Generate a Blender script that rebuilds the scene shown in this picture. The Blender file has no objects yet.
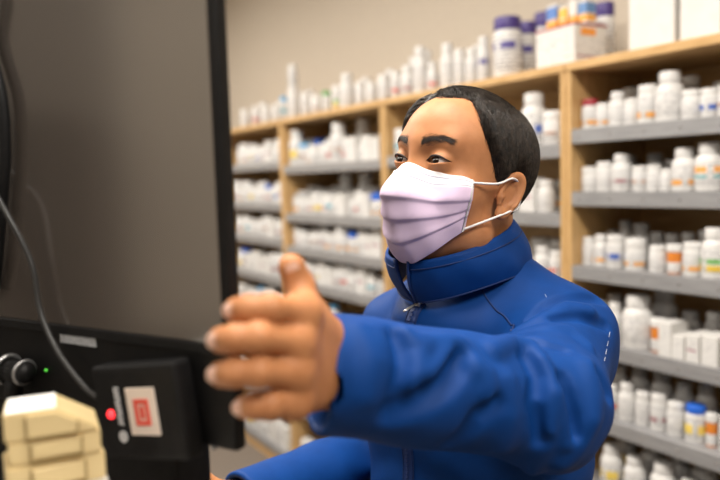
import bpy, bmesh, math, random
import numpy as np
from mathutils import Vector, Matrix

# ------------------------------------------------------------------ scene, camera, light, exposure
scn = bpy.context.scene
COL = scn.collection
random.seed(11)
CAM_Z = 1.66
PITCH, ROLL, FPX = math.radians(5.0), math.radians(1.75), 700.0

cam_data = bpy.data.cameras.new('camera')
cam_data.sensor_width = 36.0
cam_data.lens = 35.0
cam_data.clip_start = 0.02
cam_data.dof.use_dof = True
cam_data.dof.focus_distance = 0.86
cam_data.dof.aperture_fstop = 2.7
cam = bpy.data.objects.new('camera', cam_data)
COL.objects.link(cam)
CAM_M = Matrix.Rotation(math.pi / 2 - PITCH, 3, 'X') @ Matrix.Rotation(-ROLL, 3, 'Z')
cam.matrix_world = Matrix.Translation((0, 0, CAM_Z)) @ CAM_M.to_4x4()
scn.camera = cam

scn.view_settings.view_transform = 'Standard'
scn.view_settings.look = 'None'
scn.view_settings.gamma = 1.0
scn.view_settings.use_curve_mapping = False
scn.view_settings.exposure = 0.0

world = bpy.data.worlds.new('world')
scn.world = world
world.use_nodes = True
world.node_tree.nodes['Background'].inputs[0].default_value = (1.0, 0.95, 0.88, 1)
world.node_tree.nodes['Background'].inputs[1].default_value = 0.25

CEIL_Z = 3.15
PANEL_W = 52.0          # watts of each ceiling panel

# the shelf wall's own axes: local x runs along the shelves (to the right), local y into the wall
TH = math.radians(-57.5)
AX = np.array([math.cos(TH), math.sin(TH), 0.0])
AY = np.array([-math.sin(TH), math.cos(TH), 0.0])
RZ_ROOM = TH


def room(x, y, z):
    return tuple(AX * x + AY * y + np.array([0, 0, z]))


CM = np.array(CAM_M)


def P(px, py, d):
    """world point seen at a pixel of the 720x480 frame, d metres along the view axis"""
    return np.array([0, 0, CAM_Z]) + CM @ np.array([(px - 360) / FPX * d, -(py - 240) / FPX * d, -d])


def PJ(w):
    c = CM.T @ (np.asarray(w, float) - np.array([0, 0, CAM_Z]))
    return 360 + FPX * c[0] / -c[2], 240 - FPX * c[1] / -c[2], -c[2]


# ------------------------------------------------------------------ materials
def principled(name, col, rough=0.5, metal=0.0, spec=0.5, sss=0.0, coat=0.0, emis=None, emis_s=0.0):
    m = bpy.data.materials.new(name)
    m.use_nodes = True
    b = m.node_tree.nodes['Principled BSDF']
    b.inputs['Base Color'].default_value = (*col, 1)
    b.inputs['Roughness'].default_value = rough
    b.inputs['Metallic'].default_value = metal
    b.inputs['Specular IOR Level'].default_value = spec
    b.inputs['Coat Weight'].default_value = coat
    if sss:
        b.inputs['Subsurface Weight'].default_value = sss
        b.inputs['Subsurface Radius'].default_value = (0.010, 0.004, 0.002)
        b.inputs['Subsurface Scale'].default_value = 0.5
    if emis:
        b.inputs['Emission Color'].default_value = (*emis, 1)
        b.inputs['Emission Strength'].default_value = emis_s
    return m


def nd(m, kind, **kw):
    n = m.node_tree.nodes.new(kind)
    for k, v in kw.items():
        setattr(n, k, v)
    return n


def lk(m, a, b):
    m.node_tree.links.new(a, b)


def bsdf(m):
    return m.node_tree.nodes['Principled BSDF']


def noisy(name, c1, c2, scale, rough=0.5, stretch=(1, 1, 1), bump=0.0, detail=4, spec=0.5, metal=0.0, sss=0.0, lo=0.35, hi=0.65, bscale=None):
    m = principled(name, c1, rough, metal, spec, sss)
    tc = nd(m, 'ShaderNodeTexCoord')
    mp = nd(m, 'ShaderNodeMapping')
    mp.inputs['Scale'].default_value = stretch
    nz = nd(m, 'ShaderNodeTexNoise')
    nz.inputs['Scale'].default_value = scale
    nz.inputs['Detail'].default_value = detail
    cr = nd(m, 'ShaderNodeValToRGB')
    cr.color_ramp.elements[0].position = lo
    cr.color_ramp.elements[1].position = hi
    cr.color_ramp.elements[0].color = (*c1, 1)
    cr.color_ramp.elements[1].color = (*c2, 1)
    lk(m, tc.outputs['Object'], mp.inputs['Vector'])
    lk(m, mp.outputs[0], nz.inputs['Vector'])
    lk(m, nz.outputs['Fac'], cr.inputs[0])
    lk(m, cr.outputs[0], bsdf(m).inputs['Base Color'])
    if bump:
        bp = nd(m, 'ShaderNodeBump')
        bp.inputs['Strength'].default_value = bump
        bp.inputs['Distance'].default_value = 0.002
        src = nz
        if bscale:
            src = nd(m, 'ShaderNodeTexNoise')
            src.inputs['Scale'].default_value = bscale
            src.inputs['Detail'].default_value = 3
            lk(m, mp.outputs[0], src.inputs['Vector'])
        lk(m, src.outputs['Fac'], bp.inputs['Height'])
        lk(m, bp.outputs[0], bsdf(m).inputs['Normal'])
    return m


M_WALL = noisy('wall_paint', (0.52, 0.455, 0.375), (0.54, 0.475, 0.39), 30, 0.85, bump=0.05)
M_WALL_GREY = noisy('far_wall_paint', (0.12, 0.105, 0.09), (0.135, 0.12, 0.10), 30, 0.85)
M_CEIL = noisy('ceiling_tile', (0.72, 0.70, 0.66), (0.78, 0.76, 0.72), 60, 0.9, bump=0.1)
M_CARPET = noisy('carpet', (0.13, 0.105, 0.085), (0.24, 0.20, 0.165), 260, 0.95, bump=0.5)
M_WOOD = noisy('birch_veneer', (0.52, 0.315, 0.125), (0.63, 0.405, 0.185), 6, 0.42, stretch=(2.0, 14, 14), detail=5)
M_WOODV = noisy('birch_veneer_upright', (0.52, 0.315, 0.125), (0.63, 0.405, 0.185), 6, 0.42, stretch=(14, 14, 2.0), detail=5)
M_SHELF = noisy('grey_shelf_metal', (0.30, 0.30, 0.31), (0.37, 0.37, 0.38), 9, 0.42, stretch=(1, 1, 12), metal=0.35)
M_SCREW = principled('bright_screw', (0.75, 0.74, 0.72), 0.25, 0.9)
M_WHITE = noisy('white_plastic', (0.66, 0.65, 0.635), (0.70, 0.69, 0.675), 14, 0.38)
M_CAPW = principled('white_cap_plastic', (0.70, 0.69, 0.675), 0.5)
M_CARD = noisy('white_carton', (0.66, 0.645, 0.62), (0.71, 0.695, 0.67), 25, 0.6)
M_AMBER = principled('amber_plastic', (0.62, 0.20, 0.03), 0.25)
M_PURPLE = principled('purple_cap', (0.06, 0.035, 0.20), 0.4)
M_BLUECAP = principled('blue_cap', (0.02, 0.13, 0.62), 0.4)
M_MAROON = principled('maroon_cap', (0.33, 0.025, 0.04), 0.4)
M_GREYCAP = principled('grey_cap', (0.45, 0.44, 0.43), 0.5)
M_GREEN = principled('green_plastic', (0.10, 0.36, 0.10), 0.45)
M_SKYBLUE = principled('sky_blue_plastic', (0.10, 0.38, 0.68), 0.45)
M_DARKPACK = principled('dark_pack', (0.05, 0.05, 0.07), 0.5)
M_BLACK = noisy('black_plastic', (0.004, 0.004, 0.0045), (0.007, 0.0065, 0.0065), 40, 0.5, spec=0.25)
M_BLACKM = noisy('matt_black_plastic', (0.004, 0.004, 0.0045), (0.007, 0.007, 0.0075), 80, 0.6, spec=0.25)
M_PALE = principled('pale_mark', (0.55, 0.56, 0.58), 0.5)
M_CREAM = principled('cream_label', (0.74, 0.64, 0.56), 0.6)
M_RED = principled('red_print', (0.70, 0.09, 0.06), 0.6)
M_LED = principled('red_light', (0.8, 0.02, 0.02), 0.4, emis=(1.0, 0.03, 0.04), emis_s=2.5)
M_LEDG = principled('green_light', (0.1, 0.7, 0.05), 0.4, emis=(0.15, 1.0, 0.1), emis_s=0.35)
M_CABLE = principled('grey_cable', (0.03, 0.03, 0.03), 0.4)
M_STEEL = principled('dull_steel', (0.42, 0.42, 0.42), 0.35, 0.8)
M_TRAY = noisy('cream_tray', (0.64, 0.50, 0.26), (0.70, 0.56, 0.30), 10, 0.5)
M_TRAYW = noisy('white_tray', (0.74, 0.71, 0.66), (0.79, 0.76, 0.71), 10, 0.5)
M_GROOVE_SHADE = principled('tan_groove_shade', (0.36, 0.26, 0.11), 0.6)  # darker tan that paints in the shadow of the panel groove
M_LID = principled('white_lid', (0.92, 0.91, 0.89), 0.45)
M_GREYBOX = principled('grey_file_box', (0.30, 0.29, 0.28), 0.7)
M_COUNTER = noisy('counter_laminate', (0.17, 0.15, 0.13), (0.23, 0.20, 0.175), 60, 0.4)
M_TROUSER = noisy('charcoal_trouser_cloth', (0.02, 0.02, 0.024), (0.03, 0.03, 0.035), 200, 0.9)
M_SHOE = principled('black_leather', (0.015, 0.013, 0.012), 0.4)


# screen: switched-off panel with a soft anti-glare surface
M_SCREEN = principled('dark_screen', (0.078, 0.065, 0.056), 0.16, 0.0, 0.5)
bsdf(M_SCREEN).inputs['Coat Weight'].default_value = 0.0
bsdf(M_SCREEN).inputs['IOR'].default_value = 2.6


def label_material(name, band=None, lo=0.55, hi=0.8, ink=(0.16, 0.16, 0.19), base=(0.69, 0.68, 0.665), band2=None, lo2=0.1, hi2=0.2, dens=0.50):
    """paper label, uv: u round the bottle, v up: a printed band and rows of small dark print"""
    m = principled(name, base, 0.5)
    uv = nd(m, 'ShaderNodeUVMap')
    sp = nd(m, 'ShaderNodeSeparateXYZ')
    lk(m, uv.outputs[0], sp.inputs[0])
    nz = nd(m, 'ShaderNodeTexNoise')
    nz.inputs['Scale'].default_value = 1.0
    nz.inputs['Detail'].default_value = 1
    mp = nd(m, 'ShaderNodeMapping')
    mp.inputs['Scale'].default_value = (46, 9, 1)
    lk(m, uv.outputs[0], mp.inputs[0])
    lk(m, mp.outputs[0], nz.inputs['Vector'])
    gt = nd(m, 'ShaderNodeMath', operation='GREATER_THAN')
    lk(m, nz.outputs['Fac'], gt.inputs[0])
    gt.inputs[1].default_value = dens
    ml = nd(m, 'ShaderNodeMath', operation='MULTIPLY')
    lk(m, sp.outputs['Y'], ml.inputs[0])
    ml.inputs[1].default_value = 9.0
    fr = nd(m, 'ShaderNodeMath', operation='FRACT')
    lk(m, ml.outputs[0], fr.inputs[0])
    g2 = nd(m, 'ShaderNodeMath', operation='GREATER_THAN')
    lk(m, fr.outputs[0], g2.inputs[0])
    g2.inputs[1].default_value = 0.5
    an = nd(m, 'ShaderNodeMath', operation='MULTIPLY')
    lk(m, gt.outputs[0], an.inputs[0])
    lk(m, g2.outputs[0], an.inputs[1])
    mx = nd(m, 'ShaderNodeMixRGB')
    mx.inputs[1].default_value = (*base, 1)
    mx.inputs[2].default_value = (*ink, 1)
    lk(m, an.outputs[0], mx.inputs[0])
    out = mx.outputs[0]

    def add_band(out, col, lo, hi):
        a = nd(m, 'ShaderNodeMath', operation='GREATER_THAN')
        lk(m, sp.outputs['Y'], a.inputs[0])
        a.inputs[1].default_value = lo
        b = nd(m, 'ShaderNodeMath', operation='LESS_THAN')
        lk(m, sp.outputs['Y'], b.inputs[0])
        b.inputs[1].default_value = hi
        c = nd(m, 'ShaderNodeMath', operation='MULTIPLY')
        lk(m, a.outputs[0], c.inputs[0])
        lk(m, b.outputs[0], c.inputs[1])
        mu = nd(m, 'ShaderNodeMath', operation='MULTIPLY')
        lk(m, sp.outputs['X'], mu.inputs[0])
        mu.inputs[1].default_value = 4.0
        f2 = nd(m, 'ShaderNodeMath', operation='FRACT')
        lk(m, mu.outputs[0], f2.inputs[0])
        g3 = nd(m, 'ShaderNodeMath', operation='LESS_THAN')
        lk(m, f2.outputs[0], g3.inputs[0])
        g3.inputs[1].default_value = 0.7
        d = nd(m, 'ShaderNodeMath', operation='MULTIPLY')
        lk(m, c.outputs[0], d.inputs[0])
        lk(m, g3.outputs[0], d.inputs[1])
        x = nd(m, 'ShaderNodeMixRGB')
        lk(m, d.outputs[0], x.inputs[0])
        lk(m, out, x.inputs[1])
        x.inputs[2].default_value = (*col, 1)
        return x.outputs[0]
    if band:
        out = add_band(out, band, lo, hi)
    if band2:
        out = add_band(out, band2, lo2, hi2)
    lk(m, out, bsdf(m).inputs['Base Color'])
    return m


LABELS = {
    'plain': label_material('label_plain', dens=0.52),
    'orange': label_material('label_orange', (0.80, 0.36, 0.06), 0.10, 0.34),
    'orange_top': label_material('label_orange_teal', (0.72, 0.33, 0.08), 0.60, 0.88, band2=(0.05, 0.36, 0.38), lo2=0.38, hi2=0.48),
    'maroon': label_material('label_maroon', (0.30, 0.07, 0.09), 0.30, 0.46, dens=0.5),
    'brown': label_material('label_brown', (0.42, 0.25, 0.17), 0.42, 0.60, dens=0.5),
    'blue': label_material('label_blue', (0.06, 0.12, 0.42), 0.30, 0.62),
    'green': label_material('label_green_yellow', (0.14, 0.42, 0.08), 0.42, 0.60, band2=(0.80, 0.55, 0.06), lo2=0.1, hi2=0.34),
    'yellow': label_material('label_yellow', (0.80, 0.60, 0.12), 0.25, 0.7),
    'purple': label_material('label_purple', (0.07, 0.05, 0.25), 0.66, 0.86),
    'teal': label_material('label_teal', (0.08, 0.42, 0.55), 0.45, 0.72),
    'red': label_material('label_red', (0.62, 0.09, 0.06), 0.30, 0.52),
    'box_text': label_material('carton_print', None, dens=0.62),
    'box_red': label_material('carton_red_print', (0.30, 0.08, 0.14), 0.40, 0.47, dens=0.60),
}


# ------------------------------------------------------------------ mesh helpers
def mesh_obj(name, verts, faces, mat=None, parent=None, smooth=False, uvs=None):
    me = bpy.data.meshes.new(name)
    me.from_pydata([tuple(map(float, v)) for v in verts], [], [tuple(map(int, f)) for f in faces])
    if uvs is not None:
        l = me.uv_layers.new(name='UVMap')
        for i, lp in enumerate(me.loops):
            l.data[i].uv = uvs[lp.vertex_index]
    me.update()
    if smooth:
        me.polygons.foreach_set('use_smooth', [True] * len(me.polygons))
    if mat:
        me.materials.append(mat)
    o = bpy.data.objects.new(name, me)
    COL.objects.link(o)
    if parent is not None:
        o.parent = parent
    return o


def bm_obj(name, bm, mat=None, parent=None, smooth=False):
    me = bpy.data.meshes.new(name)
    bm.to_mesh(me)
    bm.free()
    if smooth:
        me.polygons.foreach_set('use_smooth', [True] * len(me.polygons))
    if mat:
        me.materials.append(mat)
    o = bpy.data.objects.new(name, me)
    COL.objects.link(o)
    if parent is not None:
        o.parent = parent
    return o


def add_box(bm, x0, x1, y0, y1, z0, z1, bev=0.0, seg=2, M=None):
    r = bmesh.ops.create_cube(bm, size=1.0)
    vs = r['verts']
    for v in vs:
        v.co = Vector(((x0 + x1) / 2 + v.co.x * (x1 - x0), (y0 + y1) / 2 + v.co.y * (y1 - y0), (z0 + z1) / 2 + v.co.z * (z1 - z0)))
        if M is not None:
            v.co = M @ v.co
    if bev:
        es = list({e for v in vs for e in v.link_edges})
        bmesh.ops.bevel(bm, geom=es, offset=bev, segments=seg, profile=0.6, affect='EDGES', clamp_overlap=True)
    return bm


def box(name, x0, x1, y0, y1, z0, z1, mat, parent=None, bev=0.0, seg=2):
    bm = bmesh.new()
    add_box(bm, x0, x1, y0, y1, z0, z1, bev, seg)
    return bm_obj(name, bm, mat, parent)


def tube_mesh(path, radii, n=10, cap=True, flat=1.0):
    """swept tube along a polyline: verts, faces"""
    path = np.asarray(path, float)
    m = len(path)
    if np.isscalar(radii):
        radii = [radii] * m
    T = np.gradient(path, axis=0)
    T /= np.linalg.norm(T, axis=1)[:, None] + 1e-12
    up = np.array([0, 0, 1.0]) if abs(T[0][2]) < 0.9 else np.array([1.0, 0, 0])
    V, F = [], []
    s = np.cross(T[0], up)
    s /= np.linalg.norm(s)
    for i in range(m):
        s = s - T[i] * (s @ T[i])
        s /= np.linalg.norm(s) + 1e-12
        b = np.cross(T[i], s)
        for k in range(n):
            a = 2 * math.pi * k / n
            V.append(path[i] + radii[i] * (math.cos(a) * s + flat * math.sin(a) * b))
    for i in range(m - 1):
        for k in range(n):
            F.append((i * n + k, i * n + (k + 1) % n, (i + 1) * n + (k + 1) % n, (i + 1) * n + k))
    if cap:
        F.append(tuple(range(n))[::-1])
        F.append(tuple((m - 1) * n + k for k in range(n)))
    return V, F


def tube(name, path, r, mat, parent=None, n=10):
    V, F = tube_mesh(path, r, n)
    return mesh_obj(name, V, F, mat, parent, True)


def smooth_path(pts, n=8):
    """Catmull-Rom through points"""
    p = [np.asarray(q, float) for q in pts]
    p = [2 * p[0] - p[1]] + p + [2 * p[-1] - p[-2]]
    out = []
    for i in range(1, len(p) - 2):
        for k in range(n):
            t = k / n
            a, b, c, d = p[i - 1], p[i], p[i + 1], p[i + 2]
            out.append(0.5 * ((2 * b) + (c - a) * t + (2 * a - 5 * b + 4 * c - d) * t * t + (-a + 3 * b - 3 * c + d) * t ** 3))
    out.append(p[-2])
    return np.array(out)


def lathe(profile, n=24, v0=None, v1=None):
    """profile of (r, z): verts, faces, uvs"""
    V, F, U = [], [], []
    zs = [z for r, z in profile]
    a0, a1 = min(zs), max(zs)
    for i, (r, z) in enumerate(profile):
        for k in range(n + 1):
            a = 2 * math.pi * k / n
            V.append((r * math.cos(a), r * math.sin(a), z))
            U.append((k / n, (z - a0) / (a1 - a0 + 1e-9)))
    w = n + 1
    for i in range(len(profile) - 1):
        for k in range(n):
            F.append((i * w + k, i * w + k + 1, (i + 1) * w + k + 1, (i + 1) * w + k))
    return V, F, U


def root(name, loc=(0, 0, 0), rz=0.0):
    o = bpy.data.objects.new(name, None)
    o.empty_display_size = 0.05
    COL.objects.link(o)
    o.location = loc
    o.rotation_euler = (0, 0, rz)
    return o


def tag(o, label, cat, group=None, kind=None):
    o['label'] = label
    o['category'] = cat
    if group:
        o['group'] = group
    if kind:
        o['kind'] = kind
    return o


def structure(o):
    o['kind'] = 'structure'
    return o


# ------------------------------------------------------------------ room shell
D0 = 1.70                 # distance of the shelf fronts from the camera's foot
DEPTH = 0.36
WALL_Y = D0 + DEPTH + 0.012


def room_box(name, x0, x1, y0, y1, z0, z1, mat):
    o = box(name, x0, x1, y0, y1, z0, z1, mat)
    o.rotation_euler = (0, 0, RZ_ROOM)
    return structure(o)


RX0, RX1, RY0 = -5.6, 2.6, -2.6
room_box('floor', RX0 - .1, RX1 + .1, RY0 - .1, WALL_Y + .1, -0.1, 0, M_CARPET)
room_box('ceiling', RX0 - .1, RX1 + .1, RY0 - .1, WALL_Y + .1, CEIL_Z, CEIL_Z + 0.1, M_CEIL)
room_box('wall_back', RX0, RX1, WALL_Y, WALL_Y + 0.1, 0, CEIL_Z, M_WALL)
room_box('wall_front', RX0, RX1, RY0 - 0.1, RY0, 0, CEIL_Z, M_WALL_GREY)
room_box('wall_left', RX0 - 0.1, RX0, RY0, WALL_Y, 0, CEIL_Z, M_WALL)
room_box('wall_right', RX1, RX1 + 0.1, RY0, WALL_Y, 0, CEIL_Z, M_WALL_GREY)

# made-up dark cabinet behind the viewer, added to darken the screen's reflection
t = root('added_dark_cabinet', room(-2.62, RY0 + .003, 0), RZ_ROOM)
tag(t, 'tall dark cabinet added on the far wall to darken the monitor reflection', 'cabinet')
box('body', -.75, .75, 0, .45, 0, 1.98, M_BLACK, t, .004, 1)
box('door', -.74, -.005, .45, .468, .05, 1.95, M_BLACK, t, .003, 1)
box('door', .005, .74, .45, .468, .05, 1.95, M_BLACK, t, .003, 1)

t = root('added_reflector_board', room(-.90, RY0 + .002, 1.70), RZ_ROOM)  # unseen board, added so the screen has something pale to reflect
tag(t, 'large beige board added on the dark far wall to lighten the monitor reflection', 'notice board')
box('panel', -.85, .85, 0, .02, -.75, .95, M_WALL, t, .002, 1)
bm = bmesh.new()
for (a, b, c, d) in ((-.87, .87, -.77, -.75), (-.87, .87, .95, .97), (-.87, -.85, -.75, .95), (.85, .87, -.75, .95)):
    add_box(bm, a, b, 0, .026, c, d)
bm_obj('frame', bm, M_STEEL, t)

# ceiling panels: real lamps of the room, frame and glowing diffuser, area light just under the diffuser
M_DIFF = principled('panel_diffuser', (0.9, 0.9, 0.88), 0.5, emis=(1.0, 0.94, 0.85), emis_s=3.0)
M_FRAME = principled('panel_frame', (0.8, 0.8, 0.78), 0.4)
k = 0
for lx in (-4.4, -2.6, -0.8, 1.0):
    for ly in (-2.0, 0.32):
        t = root('ceiling_light', room(lx, ly, CEIL_Z), RZ_ROOM)
        tag(t, 'recessed fluorescent panel in the ceiling over the pharmacy aisle', 'ceiling light', 'fluorescent panels in the ceiling')
        bm = bmesh.new()
        for (a, b, c, d) in ((-.62, .62, -.32, -.29), (-.62, .62, .29, .32), (-.62, -.59, -.29, .29), (.59, .62, -.29, .29)):
            add_box(bm, a, b, c, d, -0.02, 0)
        bm_obj('frame', bm, M_FRAME, t)
        box('diffuser', -.59, .59, -.29, .29, -0.012, -0.002, M_DIFF, t)
        ld = bpy.data.lights.new('panel_lamp', 'AREA')
        ld.shape = 'RECTANGLE'
        ld.size, ld.size_y = 1.15, 0.55
        ld.energy = PANEL_W * (1.0 if ly > 0 else 0.25)
        ld.color = (1.0, 0.93, 0.84)
        lo = bpy.data.objects.new('panel_lamp', ld)
        COL.objects.link(lo)
        lo.parent = t
        lo.location = (0, 0, -0.03)

# ------------------------------------------------------------------ shelving
TOP_Z = 1.83 + CAM_Z - 1.5
SH = {}     # bay -> list of shelf-top heights
BAYS = {
    'right': (-1.478, -0.50, [1.628, 1.440, 1.214, 0.987, 0.760, 0.535, 0.31, 0.09]),
    'second': (-2.462, -1.482, [1.589, 1.373, 1.155, 0.965, 0.755, 0.535, 0.31, 0.09]),
    'third': (-3.435, -2.466, [1.580, 1.324, 1.147, 0.968, 0.755, 0.52, 0.27, -0.06]),
    'left': (-4.41, -3.439, [1.607, 1.377, 1.178, 0.958, 0.745, 0.51, 0.25, -0.06]),
}
bm = bmesh.new()
bmesh.ops.create_cone(bm, cap_ends=True, segments=12, radius1=0.0042, radius2=0.003, depth=0.002, matrix=Matrix.Rotation(math.pi / 2, 4, 'X'))
RIVET = bpy.data.meshes.new('rivet')
bm.to_mesh(RIVET)
bm.free()
RIVET.materials.append(M_SCREW)
BAYNAME = {'right': 'rightmost bookcase', 'second': 'bookcase behind the man', 'third': 'bookcase left of the man', 'left': 'leftmost bookcase'}
for bay, (x0, x1, zs) in BAYS.items():
    zs = [z + CAM_Z - 1.5 for z in zs]
    SH[bay] = zs
    t = root('bookcase', room((x0 + x1) / 2, D0, 0), RZ_ROOM)
    lab = {'right': 'rightmost birch bookcase of pill bottles, with brown carton and white boxes above',
           'second': 'birch bookcase of pill bottles directly behind the masked man',
           'third': 'birch bookcase of pill bottles between the pointing hand and the mask',
           'left': 'narrow-looking birch bookcase of pill bottles at the black monitor edge'}[bay]
    if bay == 'right':
        lab = 'rightmost birch bookcase of pill bottles, under the two plain white boxes'
    tag(t, lab, 'bookcase')
    h = (x1 - x0) / 2
    T = 0.019
    for sx in (-1, 1):
        a, b = sorted((sx * h, sx * (h - T)))
        box('side_panel', a, b, 0, DEPTH, 0, TOP_Z - 0.026, M_WOODV, t, 0.0015, 1)
    box('top_board', -h, h, -0.004, DEPTH, TOP_Z - 0.026, TOP_Z, M_WOOD, t, 0.002, 1)
    box('back_panel', -h + T, h - T, DEPTH - 0.008, DEPTH, 0, TOP_Z - 0.026, M_WOOD, t)
    box('plinth', -h + T, h - T, 0.01, 0.028, 0, zs[-1] - 0.02, M_WOOD, t)
    for z in zs:
        s = box('shelf', -h + T, h - T, 0.004, DEPTH - 0.008, z - 0.012, z, M_SHELF, t)
        box('front_lip', -h + T + .001, h - T - .001, 0, 0.003, z - 0.042, z + 0.001, M_SHELF, s, 0.0008, 1)
        if bay in ('right', 'second') and z > 0.6:
            for cx in np.linspace(-h + T + 0.03, h - T - 0.03, 9):
                rv = bpy.data.objects.new('rivet', RIVET)
                COL.objects.link(rv)
                rv.parent = s
                rv.location = (cx, -0.0005, z - 0.021)

# ------------------------------------------------------------------ bottles, vials and cartons
def ribbed(profile, n=40, amt=0.025):
    V, F, U = lathe(profile, n)
    V = [((x * (1 + amt * (1 if (i % (n + 1)) % 2 else -1)), y * (1 + amt * (1 if (i % (n + 1)) % 2 else -1)), z) if 0.6 < math.hypot(x, y) / max(p[0] for p in profile) else (x, y, z)) for i, (x, y, z) in enumerate(V)]
    return V, F, U


PROFILES = {   # unit radius, unit height: body, cap, label zone
    'round': ([(0, 0), (.9, 0), (1, .03), (1, .60), (.95, .68), (.72, .755), (.62, .775), (.62, .82)],
              [(.60, .79), (.72, .79), (.73, .80), (.73, .965), (.68, .995), (.5, 1.0), (0, 1.0)], (.10, .57)),
    'packer': ([(0, 0), (.92, 0), (1, .03), (1, .68), (.97, .74), (.84, .785), (.80, .80), (.80, .84)],
               [(.78, .79), (.90, .79), (.91, .80), (.91, .965), (.86, .995), (.6, 1.0), (0, 1.0)], (.10, .66)),
    'squat': ([(0, 0), (.94, 0), (1, .04), (1, .60), (.96, .68), (.86, .73), (.86, .78)],
              [(.84, .72), (.96, .72), (.97, .735), (.97, .95), (.92, .99), (.6, 1.0), (0, 1.0)], (.10, .56)),
    'vial': ([(0, 0), (.9, 0), (.96, .02), (.96, .76), (.90, .78), (.90, .84)],
             [(.88, .76), (1.04, .76), (1.05, .775), (1.05, .97), (1.0, 1.0), (.6, 1.0), (0, 1.0)], (.05, .40)),
}
MESHES = {}


def get_mesh(kind, part, mat):
    key = (kind, part, mat.name)
    if key in MESHES:
        return MESHES[key]
    body, cap, lz = PROFILES[kind]
    if part == 'body':
        V, F, U = lathe(body, 24)
    elif part == 'cap':
        V, F, U = ribbed(cap)
    else:
        rr = 1.012 if kind != 'vial' else 0.972
        V, F, U = lathe([(rr - .012, lz[0]), (rr, lz[0]), (rr, lz[1]), (rr - .012, lz[1])], 24)
        U = [(u, (v[2] - lz[0]) / (lz[1] - lz[0])) for (u, _), v in zip(U, V)]
    me = bpy.data.meshes.new(kind + '_' + part)
    me.from_pydata(V, [], F)
    l = me.uv_layers.new(name='UVMap')
    for i, lp in enumerate(me.loops):
        l.data[i].uv = U[lp.vertex_index]
    me.update()
    me.polygons.foreach_set('use_smooth', [True] * len(me.polygons))
    me.materials.append(mat)
    MESHES[key] = me
    return me


CAPS = {'white': M_CAPW, 'maroon': M_MAROON, 'blue': M_BLUECAP, 'purple': M_PURPLE, 'grey': M_GREYCAP, 'sky': M_SKYBLUE, 'green': M_GREEN}


def part_obj(name, me, parent):
    o = bpy.data.objects.new(name, me)
    COL.objects.link(o)
    o.parent = parent
    return o


def bottle(x, y, z, kind, r, h, cap='white', label='plain', body=None, rz=None, name='pill_bottle'):
    t = root(name, room(x, y, z), rz if rz is not None else random.uniform(0, 6.28))
    t.scale = (r, r, h)
    bmat = body or (M_AMBER if kind == 'vial' else M_WHITE)
    part_obj('body', get_mesh(kind, 'body', bmat), t)
    part_obj('cap', get_mesh(kind, 'cap', CAPS[cap]), t)
    if label:
        part_obj('label', get_mesh(kind, 'label', LABELS[label]), t)
    return t


def carton(x, y, z, w, d, h, label='box_text', rz=0.0, mat=None, name='carton'):
    t = root(name, room(x, y, z), RZ_ROOM + rz)
    box('body', -w / 2, w / 2, -d / 2, d / 2, 0, h, mat or M_CARD, t, 0.0012, 1)
    if label:
        V = [(-w * .42, -d / 2 - .0006, h * .08), (w * .42, -d / 2 - .0006, h * .08), (w * .42, -d / 2 - .0006, h * .92), (-w * .42, -d / 2 - .0006, h * .92)]
        q = mesh_obj('printed_panel', V, [(0, 1, 2, 3)], LABELS[label], t, uvs=[(0.02, 0.05), (.2, 0.05), (.2, .95), (0.02, .95)])
    return t


def px_to_x(px, py, yl):
    r = CM @ np.array([(px - 360) / FPX, -(py - 240) / FPX, -1.0])
    t = yl / (r @ AY)
    return float((np.array([0, 0, CAM_Z]) + t * r) @ AX), float(t)


ORD = ['first', 'second', 'third', 'fourth', 'fifth', 'sixth', 'seventh', 'eighth', 'ninth', 'tenth', 'eleventh', 'twelfth',
       'thirteenth', 'fourteenth', 'fifteenth', 'sixteenth', 'seventeenth', 'eighteenth', 'nineteenth', 'twentieth', 'twenty-first', 'twenty-second', 'twenty-third', 'twenty-fourth', 'twenty-fifth', 'twenty-sixth', 'twenty-seventh', 'twenty-eighth', 'twenty-ninth', 'thirtieth', 'thirty-first', 'thirty-second', 'thirty-third', 'thirty-fourth', 'thirty-fifth', 'thirty-sixth', 'thirty-seventh', 'thirty-eighth', 'thirty-ninth', 'fortieth']
SHELFNAME = ['top', 'second', 'third', 'fourth', 'fifth', 'sixth', 'seventh', 'bottom']
LOOK = {'plain': '', 'orange': 'orange-labelled ', 'orange_top': 'orange-and-teal-labelled ', 'maroon': 'maroon-striped ', 'brown': 'brown-striped ', 'blue': 'blue-labelled ',
        'green': 'green-and-yellow-labelled ', 'yellow': 'yellow-labelled ', 'purple': 'purple-labelled ', 'teal': 'teal-labelled ', 'red': 'red-labelled ', None: '',
        'box_text': 'printed ', 'box_red': 'red-striped '}


def describe(o, kind, cap, label, h, i, row, shelf, bay, side='left'):
    size = 'tall' if h > 0.118 else ('small' if h < 0.078 else 'mid-sized')
    if kind == 'carton':
        what, cat = f'{LOOK[label]}white carton', 'carton'
    elif kind == 'vial':
        what, cat = f'{size} amber vial with white cap', 'vial'
    else:
        what, cat = f'{LOOK[label]}{size} white bottle' + (f' with {cap} cap' if cap != 'white' else ''), 'bottle'
    where = f', {ORD[i]} from {side}, {row} row, {SHELFNAME[shelf]} shelf, {BAYNAME[bay]}'
    lab = what + where
    if len(lab.split()) > 16:
        lab = lab.replace('mid-sized ', '').replace(' row', '')
    if len(lab.split()) > 16:
        lab = lab.replace('left of the man', 'beside man').replace('behind the man', 'behind man')
    o_group = f'{row} row on the {SHELFNAME[shelf]} shelf of the {BAYNAME[bay]}'
    tag(o, lab, cat, o_group)


def ztop(bay, i):
    return SH[bay][i] + 0.0006


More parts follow.
